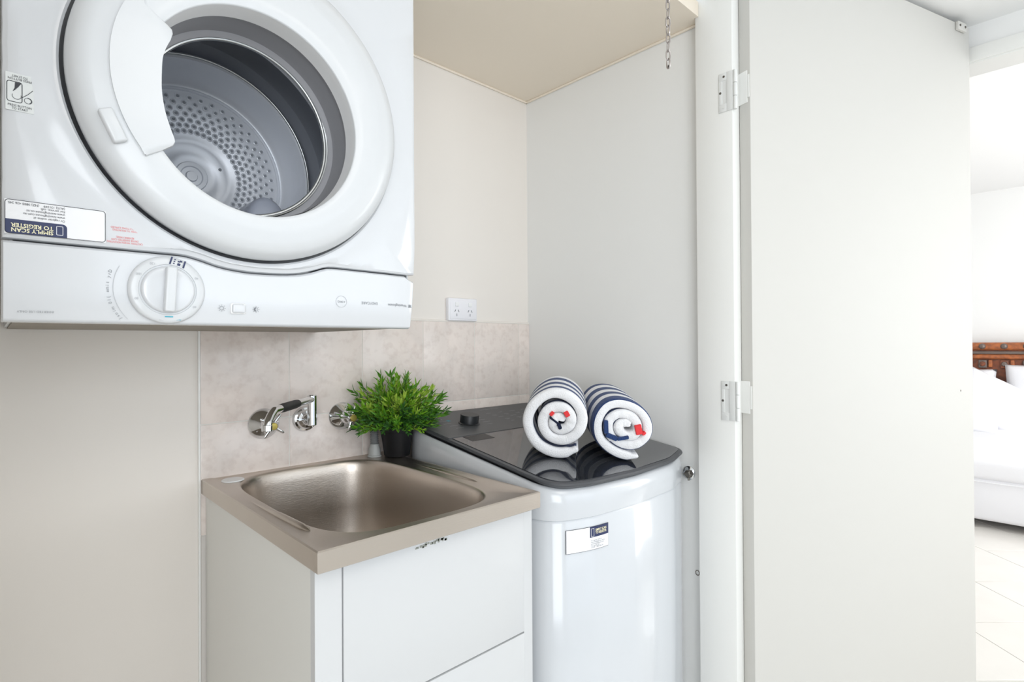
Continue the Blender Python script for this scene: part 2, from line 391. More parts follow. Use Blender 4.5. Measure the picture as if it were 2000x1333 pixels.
# unseen left leaf added beside the camera to shade the dryer's left side
B2 = Vector((-1.455, -0.800, 0)); d2 = Vector((-0.66, -0.751, 0)).normalized(); n2 = Vector((-d2.y, d2.x, 0))
DM2 = Matrix((d2, n2, Vector((0, 0, 1)))).transposed().to_4x4(); DM2.translation = B2
bm = bmesh.new(); add_box(bm, 0, 1.0, -0.035, 0.0, 0.02, 2.243, bev=0.0025, mtx=DM2)
struct(link('added_shade_door', bm, m_leaf))

# ------------------------------------------------------------------ wall mounted tumble dryer (hung upside down)
CX, CZ = -1.080, 1.583; FY = -0.450
dr = thing('tumble_dryer', (CX, -0.225, 1.232), 'white front-loading dryer hung upside down on the wall, its round opening showing the drum', 'dryer')
X0, X1, Z1 = -1.3845, -0.7735, 2.035
bm = bmesh.new()
lp = lambda x0, x1, z0, z1, y: [(x0, y, z0), (x1, y, z0), (x1, y, z1), (x0, y, z1)]
loft(bm, [lp(X0 + .008, X1 - .008, 1.236, Z1 - .005, -0.435), lp(X0 + .008, X1 - .008, 1.236, Z1 - .005, -0.004), lp(X0 + .011, X1 - .011, 1.239, Z1 - .008, -0.004), lp(X0 + .011, X1 - .011, 1.239, Z1 - .008, -0.435), lp(X0 + .008, X1 - .008, 1.236, Z1 - .005, -0.435)])
add_box(bm, X0 + .01, X1 - .01, -0.007, -0.004, 1.238, Z1 - .006)
link('cabinet_shell', bm, m_enamel2, dr, angle=30)
box('underside_shade_panel', X0 + .012, X1 - .012, -0.428, -0.006, 1.2335, 1.2357, m_under, dr)  # thin sheet that carries the painted shade of the underside
seam = [(-1.40, 1.336), (-1.196, 1.336), (-1.182, 1.3355), (-1.162, 1.331), (-1.134, 1.323), (-1.104, 1.319), (-1.08, 1.318), (-1.03, 1.320), (-0.995, 1.326), (-0.965, 1.3365), (-0.955, 1.3385), (-0.939, 1.339), (-0.76, 1.337)]
sp = smooth_path([(a, 0, b) for a, b in seam[1:-1]], 4)
def seamz(x):
    if x <= sp[0].x: return 1.336
    if x >= sp[-1].x: return 1.339 - (x + 0.939) / 0.179 * 0.002
    for a, b in zip(sp, sp[1:]):
        if a.x <= x <= b.x: return a.z + (b.z - a.z) * (x - a.x) / max(b.x - a.x, 1e-9)
def right_edge(z):  # the front bulges out a little at mid height
    return X1 - 0.012 * max(0, (1.40 - z) / 0.17) ** 1.4 if z < 1.40 else X1
# front panel round the door
N = 160
out = []
for i in range(N):
    a = 2 * PI * i / N; dx, dz = math.cos(a), math.sin(a); t = 0.2
    best = 1e9
    for s in range(0, 1200):
        t = 0.255 + s * 0.0005; x = CX + dx * t; z = CZ + dz * t
        if x < X0 or x > right_edge(z) or z > Z1 or z < seamz(min(max(x, X0), X1)) + 0.0012: break
    out.append((t, dx, dz))
# snap the corners
def ring(r=None, sh=0.0, y=0.0):
    res = []
    for t, dx, dz in out:
        rr = (t - sh) if r is None else min(r, t - 0.0065 - (0.31 - r) * 0.03)
        res.append((CX + dx * rr, y, CZ + dz * rr))
    return res
corners = [(X0, Z1), (X1, Z1), (X0, 1.3372), (right_edge(1.339), 1.3395)]
for cx_, cz_ in corners:
    a = math.atan2(cz_ - CZ, cx_ - CX) % (2 * PI); k = round(a / (2 * PI) * N) % N; dd = math.hypot(cx_ - CX, cz_ - CZ)
    out[k] = (dd, (cx_ - CX) / dd, (cz_ - CZ) / dd)
bm = bmesh.new()
loops = [ring(None, 0.0, -0.430), ring(None, 0.0, -0.446), ring(None, 0.0015, -0.450), ring(None, 0.006, -0.4525)]
loft(bm, loops + [ring(0.30, 0, -0.4530), ring(0.285, 0, -0.4535), ring(0.268, 0, -0.4550), ring(0.259, 0, -0.4570), ring(0.252, 0, -0.4565), ring(0.2490, 0, -0.454), ring(0.2478, 0, -0.446), ring(0.240, 0, -0.430)])
link('front_panel', bm, m_enamel, dr, angle=35)
# control panel below (its top edge follows the dip of the door surround)
xs = sorted(set([X0, X0 + .002, X0 + .006, -1.30, -1.22] + [-1.20 + k * 0.01 for k in range(27)] + [-0.90, -0.85, -0.80]))
def cpcol(x, last=False):
    zt = seamz(x) - 0.0012; zb = 1.2315
    prof = [(zb, -0.430), (zb, -0.446), (zb + .0015, -0.450), (zb + .005, -0.4525), ((zb + zt) / 2, -0.4545), (zt - .004, -0.4535), (zt - .0008, -0.450), (zt, -0.446), (zt, -0.430)]
    return [((x if not last else right_edge(z) - last), y if not last else min(y + (0.006 if last < .001 else 0.0015 if last < 0.003 else 0), -0.43), z) for z, y in prof]
cols = [[(X0, min(p[1] + 0.004, -.43), p[2]) for p in cpcol(X0)]] + [cpcol(x) for x in xs[1:]] + [cpcol(0, 0.006), cpcol(0, 0.002), cpcol(0, 0.0002)]
bm = bmesh.new(); loft(bm, cols, close=False); bm.faces.new([v for v in bm.verts if v.index < 0][:0] or [bm.verts.new((X0 + .001, -.429, 1.24)), bm.verts.new((X1 - .012, -.429, 1.24)), bm.verts.new((X1 - .012, -.429, 1.33)), bm.verts.new((X0 + .001, -.429, 1.33))])
link('control_panel', bm, m_enamel, dr, angle=35)
# door ring
bm = bmesh.new()
lathe_y(bm, [(0.236, -0.436), (0.242, -0.445), (0.2448, -0.460), (0.2445, -0.470), (0.2405, -0.482), (0.231, -0.490), (0.219, -0.4945), (0.207, -0.4955), (0.204, -0.4965), (0.195, -0.4968), (0.186, -0.4968)], CX, CZ, 128)
loft(bm, [[(cx_ + r * math.cos(2 * PI * i / 128), y, cz_ + r * math.sin(2 * PI * i / 128)) for i in range(128)] for r, y, cx_, cz_ in ((0.186, -0.4968, CX, CZ), (0.173, -0.4965, -1.083, 1.572), (0.1612, -0.4955, -1.086, 1.5632), (0.1598, -0.4945, -1.086, 1.5630), (0.1594, -0.4925, -1.086, 1.5630))]); bmesh.ops.remove_doubles(bm, verts=bm.verts[:], dist=1e-5)
link('door_ring', bm, m_enamel2, dr, angle=60)
CZ2 = 1.574
bm = bmesh.new()
loopsr = []
for r, y, t in ((0.1594, -0.4927, 0), (0.1592, -0.485, .2), (0.1590, -0.475, .5), (0.1588, -0.460, 1), (0.1588, -0.454, 1)):
    loopsr.append([(-1.086 + .003 * t + r * math.cos(2 * PI * i / 128), y, 1.5630 + .002 * t + r * math.sin(2 * PI * i / 128)) for i in range(128)])
loft(bm, loopsr); link('opening_rim', bm, m_ringw, dr)
bm = bmesh.new()
lathe_y(bm, [(0.1590, -0.4545), (0.1620, -0.448), (0.1630, -0.430), (0.1610, -0.418), (0.1620, -0.405), (0.1600, -0.392), (0.1540, -0.390), (0.1500, -0.386)], -1.0800, 1.5690, 128)
link('gasket', bm, m_gasket, dr)
bm = bmesh.new()
lathe_y(bm, [(0.1510, -0.388), (0.1480, -0.386), (0.1470, -0.380), (0.1490, -0.374), (0.1560, -0.368), (0.170, -0.360)], -1.0795, 1.5720, 128)
lathe_y(bm, [(0.147, -0.352), (0.1445, -0.349), (0.147, -0.345), (0.155, -0.345)], CX, CZ2, 128) if False else None
link('drum_lip', bm, m_lip, dr)
bm = bmesh.new()
lathe_y(bm, [(0.168, -0.362), (0.20, -0.357), (0.265, -0.345), (0.272, -0.335), (0.272, -0.19), (0.266, -0.185), (0.272, -0.18), (0.272, -0.140), (0.262, -0.120), (0.235, -0.112), (0.222, -0.114)], CX, 1.568, 128)
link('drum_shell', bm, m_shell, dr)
for r_, y_, w_, n_ in ((0.2195, -0.142, 0.0032, 'drum_rim'), (0.1478, -0.384, 0.0036, 'front_bead')):
    bm = bmesh.new(); cz_ = 1.567 if r_ > .2 else 1.572
    tube(bm, [(CX + r_ * math.cos(2 * PI * i / 96), y_, cz_ + r_ * math.sin(2 * PI * i / 96)) for i in range(96)], w_, 10, closed=True); link(n_, bm, m_lip, dr)
bm = bmesh.new()
lathe_y(bm, [(0.2225, -0.114), (0.2225, -0.134), (0.219, -0.140), (0.214, -0.139), (0.211, -0.130), (0.207, -0.100), (0.199, -0.075), (0.190, -0.064), (0.186, -0.062), (0.1848, -0.0645), (0.1835, -0.062), (0.1800, -0.062), (0.1788, -0.0645), (0.1775, -0.062), (0.172, -0.061), (0.088, -0.061), (0.080, -0.056), (0.070, -0.055), (0.050, -0.055), (0.048, -0.0535), (0.032, -0.0535), (0.030, -0.058), (0.022, -0.058), (0.020, -0.055), (0.012, -0.055), (0.010, -0.060), (0.0, -0.060)], CX, 1.566, 128)
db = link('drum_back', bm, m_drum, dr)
bmd = bmesh.new(); bml = bmesh.new()
for k, rr in enumerate([0.094, 0.106, 0.118, 0.130, 0.142, 0.154, 0.166]):
    n = int(round(2 * PI * 0.130 / 0.0175))
    for i in range(n):
        a = 2 * PI * (i + 0.5 * (k % 2)) / n
        px_, pz_ = CX + rr * math.cos(a), 1.566 + rr * math.sin(a)
        lathe(bml, [(0.0064, -0.0005), (0.0058, 0.0014), (0.0042, 0.0022), (0.0032, 0.0010)], (px_, -0.0612, pz_), (0, -1, 0), 10, cap0=False, cap1=False)
        lathe(bmd, [(0.0030, 0.0), (0.0028, 0.0012)], (px_, -0.0612, pz_), (0, -1, 0), 8, cap0=False)
o = link('punched_rims', bml, m_drum, db); o['kind'] = 'stuff'
o = link('perforations', bmd, m_dot, db); o['kind'] = 'stuff'
for k in range(3):
    a = math.radians(25 + 120 * k); bm = bmesh.new(); lathe(bm, [(0.0035, 0), (0.003, 0.002)], (CX + 0.062 * math.cos(a), -0.055, 1.566 + 0.062 * math.sin(a)), (0, -1, 0), 10); link('rivet', bm, m_dot, db)
# lifter paddle at the bottom of the drum
bm = bmesh.new()
lps = []
for y, sc in ((-0.350, 0.3), (-0.348, 0.8), (-0.340, 0.95), (-0.33, 1.0), (-0.25, 1.0), (-0.17, 0.95), (-0.155, 0.6)):
    lps.append([(-1.022 + 0.046 * math.cos(PI * i / 19), y, 1.300 + 0.176 * sc * max(math.sin(PI * i / 19), 0) ** 0.45) for i in range(20)])
loft(bm, lps, close=False, cap0=True, cap1=True)
link('drum_paddle', bm, m_baffle, dr)
# crescent handle plate over the left of the opening
cr = [(-1.243, 1.668), (-1.222, 1.655), (-1.2135, 1.650), (-1.2085, 1.6455), (-1.2075, 1.640), (-1.2105, 1.630), (-1.216, 1.617), (-1.2198, 1.603), (-1.221, 1.589), (-1.2215, 1.564), (-1.2205, 1.548), (-1.218, 1.531), (-1.2145, 1.517), (-1.210, 1.503), (-1.2063, 1.4925), (-1.2055, 1.4865), (-1.2075, 1.482), (-1.213, 1.4785), (-1.222, 1.4715), (-1.240, 1.460)]
arc = []
for i in range(25):
    a = math.radians(217 - i * 3.05); arc.append((CX + 0.2005 * math.cos(a), 1.583 + 0.2005 * math.sin(a)))
sm_ = [(p.x, p.z) for p in smooth_path([(a, 0, b) for a, b in cr[5:16]], 3)]; poly = cr[:5] + sm_ + cr[16:] + arc
bm = bmesh.new(); prism(bm, poly, lambda a, b, h: (a, h, b), -0.488, -0.5005, bev=0.0016, seg=2)
link('handle_plate', bm, m_enamel2, dr, angle=50)
bm = bmesh.new(); A = Matrix.Translation((-1.277, -0.496, 1.492)) @ Matrix.Rotation(math.radians(-24), 4, 'Y')
add_box(bm, -0.0085, 0.0085, -0.0085, 0.004, -0.022, 0.022, bev=0.003, seg=3, mtx=A); link('latch_button', bm, m_enamel2, dr)
# timer dial
bm = bmesh.new(); lathe(bm, [(0.0490, 0), (0.0490, 0.002), (0.0475, 0.0045), (0.044, 0.0060), (0.037, 0.0065), (0.0362, 0.0050), (0.0350, 0.0050)], (-1.206, -0.4545, 1.282), (0, -1, 0), 64, cap0=False, cap1=True)
dial = link('timer_scale', bm, m_enamel2, dr, angle=50)
bm = bmesh.new(); lathe(bm, [(0.0342, 0.002), (0.0340, 0.0075), (0.0325, 0.0100), (0.030, 0.0108), (0.010, 0.0112)], (-1.206, -0.4545, 1.282), (0, -1, 0), 64, cap0=False)
knob = link('timer_knob', bm, m_enamel, dr, angle=50)
bm = bmesh.new(); A = Matrix.Translation((-1.2055, -0.465, 1.282)) @ Matrix.Rotation(math.radians(3), 4, 'Y'); add_box(bm, -0.0068, 0.0068, -0.0125, 0.001, -0.0325, 0.0325, bev=0.0025, seg=3, mtx=A); link('grip', bm, m_enamel2, knob)
# printing, which stands on its head with the machine
UX, UY = (-1, 0, 0), (0, 0, -1); PY = -0.4550
def utext(s, size, x, z, m=m_prt, align='CENTER', y=PY, bold=0.0, sx=1.0, par=dr, name='lettering', sp_=1.0): return text(name, s, size, (x, y, z), UX, UY, m, par, align, bold=bold, sx=sx, spacing=sp_)
utext('Westinghouse', 0.0072, -0.818, 1.277, m_prt, sx=1.0, bold=0.01); 
bm = bmesh.new()
for k in range(3):
    add_box(bm, -0.7925 + k * 0.0022, -0.7912 + k * 0.0022, -0.4552, -0.4549, 1.2745, 1.2795)
add_box(bm, -0.7935, -0.7855, -0.4552, -0.4549, 1.2735, 1.2742); link('emblem', bm, m_prt, dr)
utext('EASYCARE', 0.0072, -0.878, 1.2785, m_prt)
def ringprint(name, cx, cz, r, w, m, y=-0.4551, par=dr, a0=0, a1=360, n=40):
    bm = bmesh.new(); pts = [math.radians(a0 + (a1 - a0) * i / n) for i in range(n + 1)]
    loft(bm, [[(cx + (r - w) * math.cos(a), y, cz + (r - w) * math.sin(a)) for a in pts], [(cx + r * math.cos(a), y, cz + r * math.sin(a)) for a in pts]], close=False)
    return link(name, bm, m, par, smooth=False)
ringprint('badge_ring', -0.9345, 1.2785, 0.0105, 0.0006, m_prtl); utext('4.5KG', 0.0055, -0.9345, 1.2785, m_prt)
for k in range(13):
    pass
for s, a in (('120', 118), ('100', 150), ('80', 200), ('60', 325), ('40', 28), ('20', 62)):
    a_ = math.radians(a); utext(s, 0.0048, -1.206 + 0.0415 * math.cos(a_), 1.282 + 0.0415 * math.sin(a_), m_prtl, y=-0.4612, name='scale_number', par=dial)
bm = bmesh.new()
for x0, w in ((-0.0052, 0.0022), (0.0125, 0.0022)):
    A = Matrix.Translation((-1.193, -0.4612, 1.3225)) @ Matrix.Rotation(math.radians(16), 4, 'Y'); add_box(bm, x0 - 0.006, x0 - 0.006 + w, -0.0003, 0, -0.0055, 0.0055, mtx=A)
A = Matrix.Translation((-1.193, -0.4612, 1.3225)) @ Matrix.Rotation(math.radians(16), 4, 'Y')
add_box(bm, -0.001, 0.003, -0.0003, 0, -0.004, -0.0005, mtx=A); add_box(bm, -0.0015, 0.0015, -0.0003, 0, 0.001, 0.0028, mtx=A); add_box(bm, 0.001, 0.004, -0.0003, 0, 0.002, 0.0042, mtx=A)
for k in range(3): add_box(bm, -0.0065 , -0.0045, -0.0003, 0, -0.0035 + k * .003, -0.0022 + k * .003, mtx=A)
link('dark_mark', bm, m_navy, dial)
bm = bmesh.new(); add_box(bm, -1.2105, -1.2000, -0.4613, -0.461, 1.2418, 1.2436); link('start_mark', bm, m_teal, dial)
utext('Anti-crease', 0.0036, -1.198, 1.2385, m_teal, y=-0.4600, par=dial); utext('OFF', 0.0036, -1.2145, 1.2385, m_prtl, y=-0.4600, par=dial)
# arc of small words beside the dial
word = 'Dry time (10 mins)'
for k, ch in enumerate(word):
    if ch == ' ': continue
    a = math.radians(162 + k * 3.25); r = 0.0715
    X = Vector((math.sin(a), 0, -math.cos(a))); Y = Vector((math.cos(a), 0, math.sin(a))) 
    text('letter', ch, 0.0058, (-1.206 + r * math.cos(a), PY, 1.282 + r * math.sin(a)), X, -Y * -1, m_prt, dr, 'CENTER')
ringprint('arc_line', -1.206, 1.282, 0.0655, 0.0006, m_prtl, a0=152, a1=222)
# rocker switch and its two marks
bm = bmesh.new(); add_box(bm, -1.1205, -1.0975, -0.4565, -0.452, 1.2500, 1.2675, bev=0.003, seg=3); sw0 = link('switch_surround', bm, m_ringw, dr)
bm = bmesh.new(); add_box(bm, -1.1185, -1.0990, -0.4600, -0.453, 1.2515, 1.2660, bev=0.003, seg=3); link('rocker_switch', bm, m_enamel, dr)
ringprint('high_heat_mark', -1.133, 1.2585, 0.0032, 0.0007, m_prt); ringprint('low_heat_mark', -1.082, 1.2585, 0.0030, 0.0022, m_prt, a0=90, a1=270); ringprint('low_heat_mark', -1.082, 1.2585, 0.0032, 0.0006, m_prt)
bm = bmesh.new()
for cx_ in (-1.133, -1.082):
    for k in range(8):
        a = k * PI / 4; A = Matrix.Translation((cx_, -0.4552, 1.2585)) @ Matrix.Rotation(a, 4, 'Y'); add_box(bm, 0.0042, 0.0056, -0.0002, 0, -0.0003, 0.0003, mtx=A)
link('heat_mark_rays', bm, m_prt, dr)['kind'] = 'stuff'
utext('INVERTED USE ONLY', 0.0038, -1.352, 1.2450, m_prt, align='CENTER')
# register sticker
st = box('register_sticker', -1.3815, -1.2790, -0.4545, -0.4536, 1.3425, 1.3860, m_paper, dr); st['label'] = 'white and navy register sticker'
SY = -0.4549
def border(par, x0, x1, z0, z1, y, w, m, rr=0.004):
    o_ = fillet([(x0, z0), (x1, z0), (x1, z1), (x0, z1)], rr, 4); i_ = fillet([(x0 + w, z0 + w), (x1 - w, z0 + w), (x1 - w, z1 - w), (x0 + w, z1 - w)], rr - w, 4)
    bm = bmesh.new(); loft(bm, [[(a, y, b) for a, b in o_], [(a, y, b) for a, b in i_]]); return link('printed_border', bm, m, par, smooth=False)
border(st, -1.3813, -1.2792, 1.3427, 1.3858, SY, 0.0007, m_black)
bm = bmesh.new(); prism(bm, fillet([(-1.3808, 1.3432), (-1.3205, 1.3432), (-1.3205, 1.3610), (-1.3808, 1.3610)], [0.003, 0, 0.005, 0], 4), lambda a, b, h: (a, h, b), -0.4546, SY); link('navy_block', bm, m_navy, st, smooth=False)
utext('SIMPLY SCAN\nTO REGISTER', 0.0070, -1.3345, 1.3510, m_yel, 'LEFT', y=-0.4551, bold=0.025, par=st, sp_=0.85, sx=0.98)
border(st, -1.3315, -1.3245, 1.3462, 1.3580, -0.4551, 0.0006, m_paper, 0.001)
utext('Or register online at\nwww.westinghouse.com.au\nwww.westinghouse.co.nz\nFor service, call:\n(AUS) 131349    (NZ) 0800 436 245', 0.0041, -1.3225, 1.3735, m_black, 'LEFT', y=SY, par=st, sp_=1.0, sx=0.92)
# red caution print and the press button sticker
utext('CAUTION: WHEN MOUNTING\nDRYER INVERTED CAN\nREVERSE PANEL', 0.0038, -1.2570, 1.3490, m_red, y=-0.4540, sp_=0.95, sx=0.8)
utext('REFER TO MOUNTING\nINSTRUCTIONS SUPPLIED', 0.0036, -1.2570, 1.3640, m_red, y=-0.4542, sp_=0.95, sx=0.8)
ps = box('start_sticker', -1.3805, -1.3535, -0.4540, -0.4532, 1.4985, 1.5460, m_clear, dr)
utext('PRESS BUTTON\nTO START', 0.0039, -1.3670, 1.5405, m_black, y=-0.4543, par=ps, sp_=0.95, sx=0.85)
text('lettering', 'PRESS BUTTON\nTO START', 0.0039, (-1.3670, -0.4543, 1.5030), (1, 0, 0), (0, 0, 1), m_black, ps, 'CENTER', spacing=0.95, sx=0.85)
border(ps, -1.3795, -1.3645, 1.5090, 1.5355, -0.4543, 0.0008, m_black, 0.003)
bm = bmesh.new(); prism(bm, [(-1.3715, 1.5345), (-1.3655, 1.5345), (-1.3685, 1.529), (-1.3720, 1.5240), (-1.3738, 1.5225), (-1.3720, 1.527)], lambda a, b, h: (a, h, b), -0.4541, -0.4544); link('finger_shade', bm, m_black, ps, smooth=False)
ringprint('finger_tip', -1.3700, 1.5175, 0.0045, 0.0005, m_black, -0.4544, ps, 160, 380); ringprint('push_arrow', -1.3592, 1.5140, 0.0040, 0.0011, m_black, -0.4544, ps, -70, 100); ringprint('push_arrow', -1.3592, 1.5140, 0.0038, 0.0005, m_black, -0.4544, ps, 100, 290)
bm = bmesh.new(); tube(bm, [(-1.3655, -0.4543, 1.5160), (-1.3595, -0.4543, 1.5220), (-1.3545, -0.4543, 1.5285)], 0.0003, 4); link('finger_line', bm, m_black, ps)

# ------------------------------------------------------------------ laundry tub
SX0, SX1, SYF, SZ = -1.0512, -0.5842, -0.6133, 0.900
tub = thing('laundry_tub', ((SX0 + SX1) / 2, -0.306, 0.80), 'brushed stainless steel laundry tub with one deep rounded bowl, on the white cabinet', 'sink')
bcx, bcy, bhx, bhy = -0.828, -0.307, 0.184, 0.2765
angs = [2 * PI * i / 120 for i in range(120)]
for cx_, cy_ in ((SX0, 0), (SX1, 0), (SX0, SYF), (SX1, SYF)):
    a = math.atan2(cy_ - 0.0 - bcy, cx_ - bcx) % (2 * PI); k = round(a / (2 * PI) * 120) % 120; angs[k] = a
def rect(x0, x1, y0, y1, z):
    r = []
    for a in angs:
        dx, dy = math.cos(a), math.sin(a); t = 1e9
        if dx > 1e-9: t = min(t, (x1 - bcx) / dx)
        if dx < -1e-9: t = min(t, (x0 - bcx) / dx)
        if dy > 1e-9: t = min(t, (y1 - bcy) / dy)
        if dy < -1e-9: t = min(t, (y0 - bcy) / dy)
        r.append((bcx + dx * t, bcy + dy * t, z))
    return r
def bowl(k, z, n=4.2, dy=0.0, kx=None):
    r = []
    for a in angs:
        dx, dy_ = math.cos(a), math.sin(a); hx, hy = bhx * (kx or k), bhy * k
        t = (abs(dx / hx) ** n + abs(dy_ / hy) ** n) ** (-1 / n); r.append((bcx + dx * t, bcy + dy + dy_ * t, z))
    return r
bm = bmesh.new()
loft(bm, [rect(SX0 + .001, SX1 - .001, SYF + .001, -0.001, SZ - .033), rect(SX0, SX1, SYF, -0.0005, SZ - .032), rect(SX0, SX1, SYF, -0.0005, SZ - .002), rect(SX0 + .002, SX1 - .002, SYF + .002, -0.001, SZ),
          rect(SX0 + .010, SX1 - .010, SYF + .010, -0.004, SZ - .0004), rect(SX0 + .014, SX1 - .012, SYF + .013, -0.006, SZ - .0016),
          bowl(1.02, SZ - .0025), bowl(1.008, SZ - .0030), bowl(0.998, SZ - .0048), bowl(0.989, SZ - .0085), bowl(0.982, SZ - .0140), bowl(0.975, SZ - .022), bowl(0.968, SZ - .035), bowl(0.950, SZ - .12, 3.9), bowl(0.925, SZ - .21, 3.7), bowl(0.87, SZ - .242, 3.3), bowl(0.72, SZ - .255, 3), bowl(0.35, SZ - .260, 2.5), bowl(0.10, SZ - .263, 2, kx=0.15)])
link('tub_top', bm, m_steel, tub, angle=38)
bm = bmesh.new(); lathe(bm, [(0.0, 0), (0.024, 0.002), (0.028, 0.003), (0.030, 0.0)], (bcx, bcy, SZ - .262), (0, 0, 1), 32, cap0=False, cap1=False); link('drain', bm, m_chrome, tub)
for xa, ya, xb, yb in ((-1.0285, -0.255, -1.0175, -0.512), (-0.6125, -0.19, -0.6185, -0.46)):
    bm = bmesh.new(); pth = [Vector((xa + (xb - xa) * i / 24, ya + (yb - ya) * i / 24, SZ - 0.0035)) for i in range(25)]
    tube(bm, pth, lambda i: 0.0012 + 0.0062 * min(1, (24 - i) / 3) ** .5 * min(1, i / 14 + 0.05), 14); link('pressed_ridge', bm, m_steel, tub)
bm = bmesh.new(); lathe(bm, [(0.0235, 0), (0.0235, 0.001), (0.022, 0.0025), (0.001, 0.0030)], (-1.0, -0.058, SZ - .002), (0, 0, 1), 40); tag(link('tap_hole_cap', bm, m_ringw), 'round white plastic plug in the back left corner of the steel tub', 'cap')

# tub cabinet
cab = thing('tub_cabinet', (-0.81, -0.30, 0.0), 'white laminate cabinet under the steel tub, two plain fronts and a dark gap between them', 'cabinet')
CF = -0.585
box('side_panel', -1.0425, -1.027, CF + .0165, -0.009, 0.0, 0.8665, m_lams, cab, bev=0.0006, seg=1)
box('front_stile', -1.0430, -0.9995, CF, CF + .016, 0.0, 0.8665, m_lam, cab, bev=0.0006, seg=1)
box('front_stile', -0.6045, -0.5800, CF, CF + .016, 0.0, 0.8665, m_lam, cab, bev=0.0006, seg=1)
box('side_panel', -0.5955, -0.5805, CF + .0165, -0.009, 0.0, 0.8665, m_lams, cab)
dfr = box('door_front', -0.9980, -0.6055, CF - .002, CF + .016, 0.6145, 0.8650, m_lam, cab, bev=0.001, seg=2)
box('door_front', -0.9980, -0.6055, CF - .002, CF + .016, 0.10, 0.6110, m_lam, cab, bev=0.001, seg=2)
box('carcass', -1.026, -0.597, CF + .0165, -0.012, 0.05, 0.60, m_gap, cab)
box('kickboard', -1.0, -0.605, CF + .02, CF + .035, 0.0, 0.10, m_lam, cab)
bm = bmesh.new(); rnd = random.Random(3)
for k in range(26):
    x = -0.868 + 0.068 * rnd.random() + 0; x = min(x, -0.805); zz = 0.8535 + (x + 0.868) * 0.02 - 0.0045 * rnd.random() ** 2; s = 0.0012 + 0.0018 * rnd.random()
    add_box(bm, x, x + s * 1.8, CF - .0024, CF - .0018, zz - s, zz + s * .5)
link('chipped_edge', bm, m_chip, dfr)

# ------------------------------------------------------------------ wall taps and spout
def tap(x, z, rot, label):
    t = thing('wall_tap', (x, -0.0075, z), label, 'tap', 'chrome wall taps')
    Y0 = -0.0075
    bm = bmesh.new(); lathe(bm, [(0.0365, 0), (0.0368, 0.002), (0.0345, 0.006), (0.026, 0.015), (0.0175, 0.0235), (0.0160, 0.026)], (x, Y0, z), (0, -1, 0), 48); link('flange', bm, m_chrome, t, angle=25)
    bm = bmesh.new(); lathe(bm, [(0.0155, 0.024), (0.0175, 0.028), (0.0178, 0.036), (0.0150, 0.044), (0.0115, 0.048), (0.0105, 0.052), (0.0118, 0.055), (0.0118, 0.063), (0.0095, 0.066)], (x, Y0, z), (0, -1, 0), 32); link('spindle', bm, m_chrome, t, angle=30)
    for k in range(4):
        a = rot + k * PI / 2; dv = Vector((math.cos(a), 0, math.sin(a))); o = Vector((x, Y0 - 0.0560, z))
        bm = bmesh.new(); tube(bm, [o + dv * 0.008, o + dv * 0.020 + Vector((0, -.001, 0)), o + dv * 0.030 + Vector((0, -.002, 0)), o + dv * 0.0325 + Vector((0, -.002, 0))], lambda i: [0.0050, 0.0038, 0.0034, 0.0018][i], 12); link('spoke', bm, m_chrome, t)
    bm = bmesh.new(); lathe(bm, [(0.0085, 0.0655), (0.0090, 0.068), (0.0075, 0.0695), (0.001, 0.070)], (x, Y0, z), (0, -1, 0), 24); link('index_button', bm, m_brass, t)
    return t
tap(-0.916, 1.0115, math.radians(55), 'left chrome wall tap with yellow button, behind the spout end')
tap(-0.7145, 1.0115, math.radians(75), 'right chrome wall tap with yellow button, beside the green plant')
spt = thing('spout', (-0.8150, -0.0075, 1.0135), 'chrome swivel spout with a black sleeve on its arm, between the two taps', 'spout')
bm = bmesh.new(); lathe(bm, [(0.0315, 0), (0.0320, 0.002), (0.0290, 0.009), (0.0245, 0.011), (0.0215, 0.016), (0.0150, 0.018), (0.0135, 0.0225), (0.0105, 0.026), (0.0105, 0.045)], (-0.8150, -0.0075, 1.0135), (0, -1, 0), 48); link('flange', bm, m_chrome, spt, angle=25)
PX_, PY_ = -0.8175, -0.058
bm = bmesh.new(); lathe(bm, [(0.0095, 0), (0.0112, 0.002), (0.0112, 0.074), (0.0100, 0.0755), (0.0095, 0.0765)], (PX_, PY_, 1.0015), (0, 0, 1), 32); link('riser', bm, m_chrome, spt, angle=30)
q0 = Vector((PX_, PY_, 1.0665)); q1 = Vector((-0.968, -0.226, 1.0665)); dq = (q1 - q0).normalized()
bm = bmesh.new(); pth = smooth_path([q0, q0 + dq * 0.10, q1 - dq * 0.012, q1 + dq * 0.012 - Vector((0, 0, .003)), q1 + dq * 0.034 - Vector((0, 0, .018)), q1 + dq * 0.042 - Vector((0, 0, .036))], 8)
tube(bm, pth, 0.0082, 20); link('arm', bm, m_chrome, spt)
bm = bmesh.new(); e = q1 + dq * 0.042 - Vector((0, 0, .036)); lathe(bm, [(0.0088, 0), (0.0100, 0.001), (0.0100, 0.012), (0.0088, 0.013)], e + Vector((0, 0, -0.002)), (-dq.x * .12, -dq.y * .12, 1), 20); link('outlet', bm, m_chrome, spt)
bm = bmesh.new(); tube(bm, [q0 + dq * (0.098 + i * 0.0145) for i in range(8)], lambda i: 0.0098 if 0 < i < 7 else 0.0088, 20); link('sleeve', bm, m_rubber, spt)

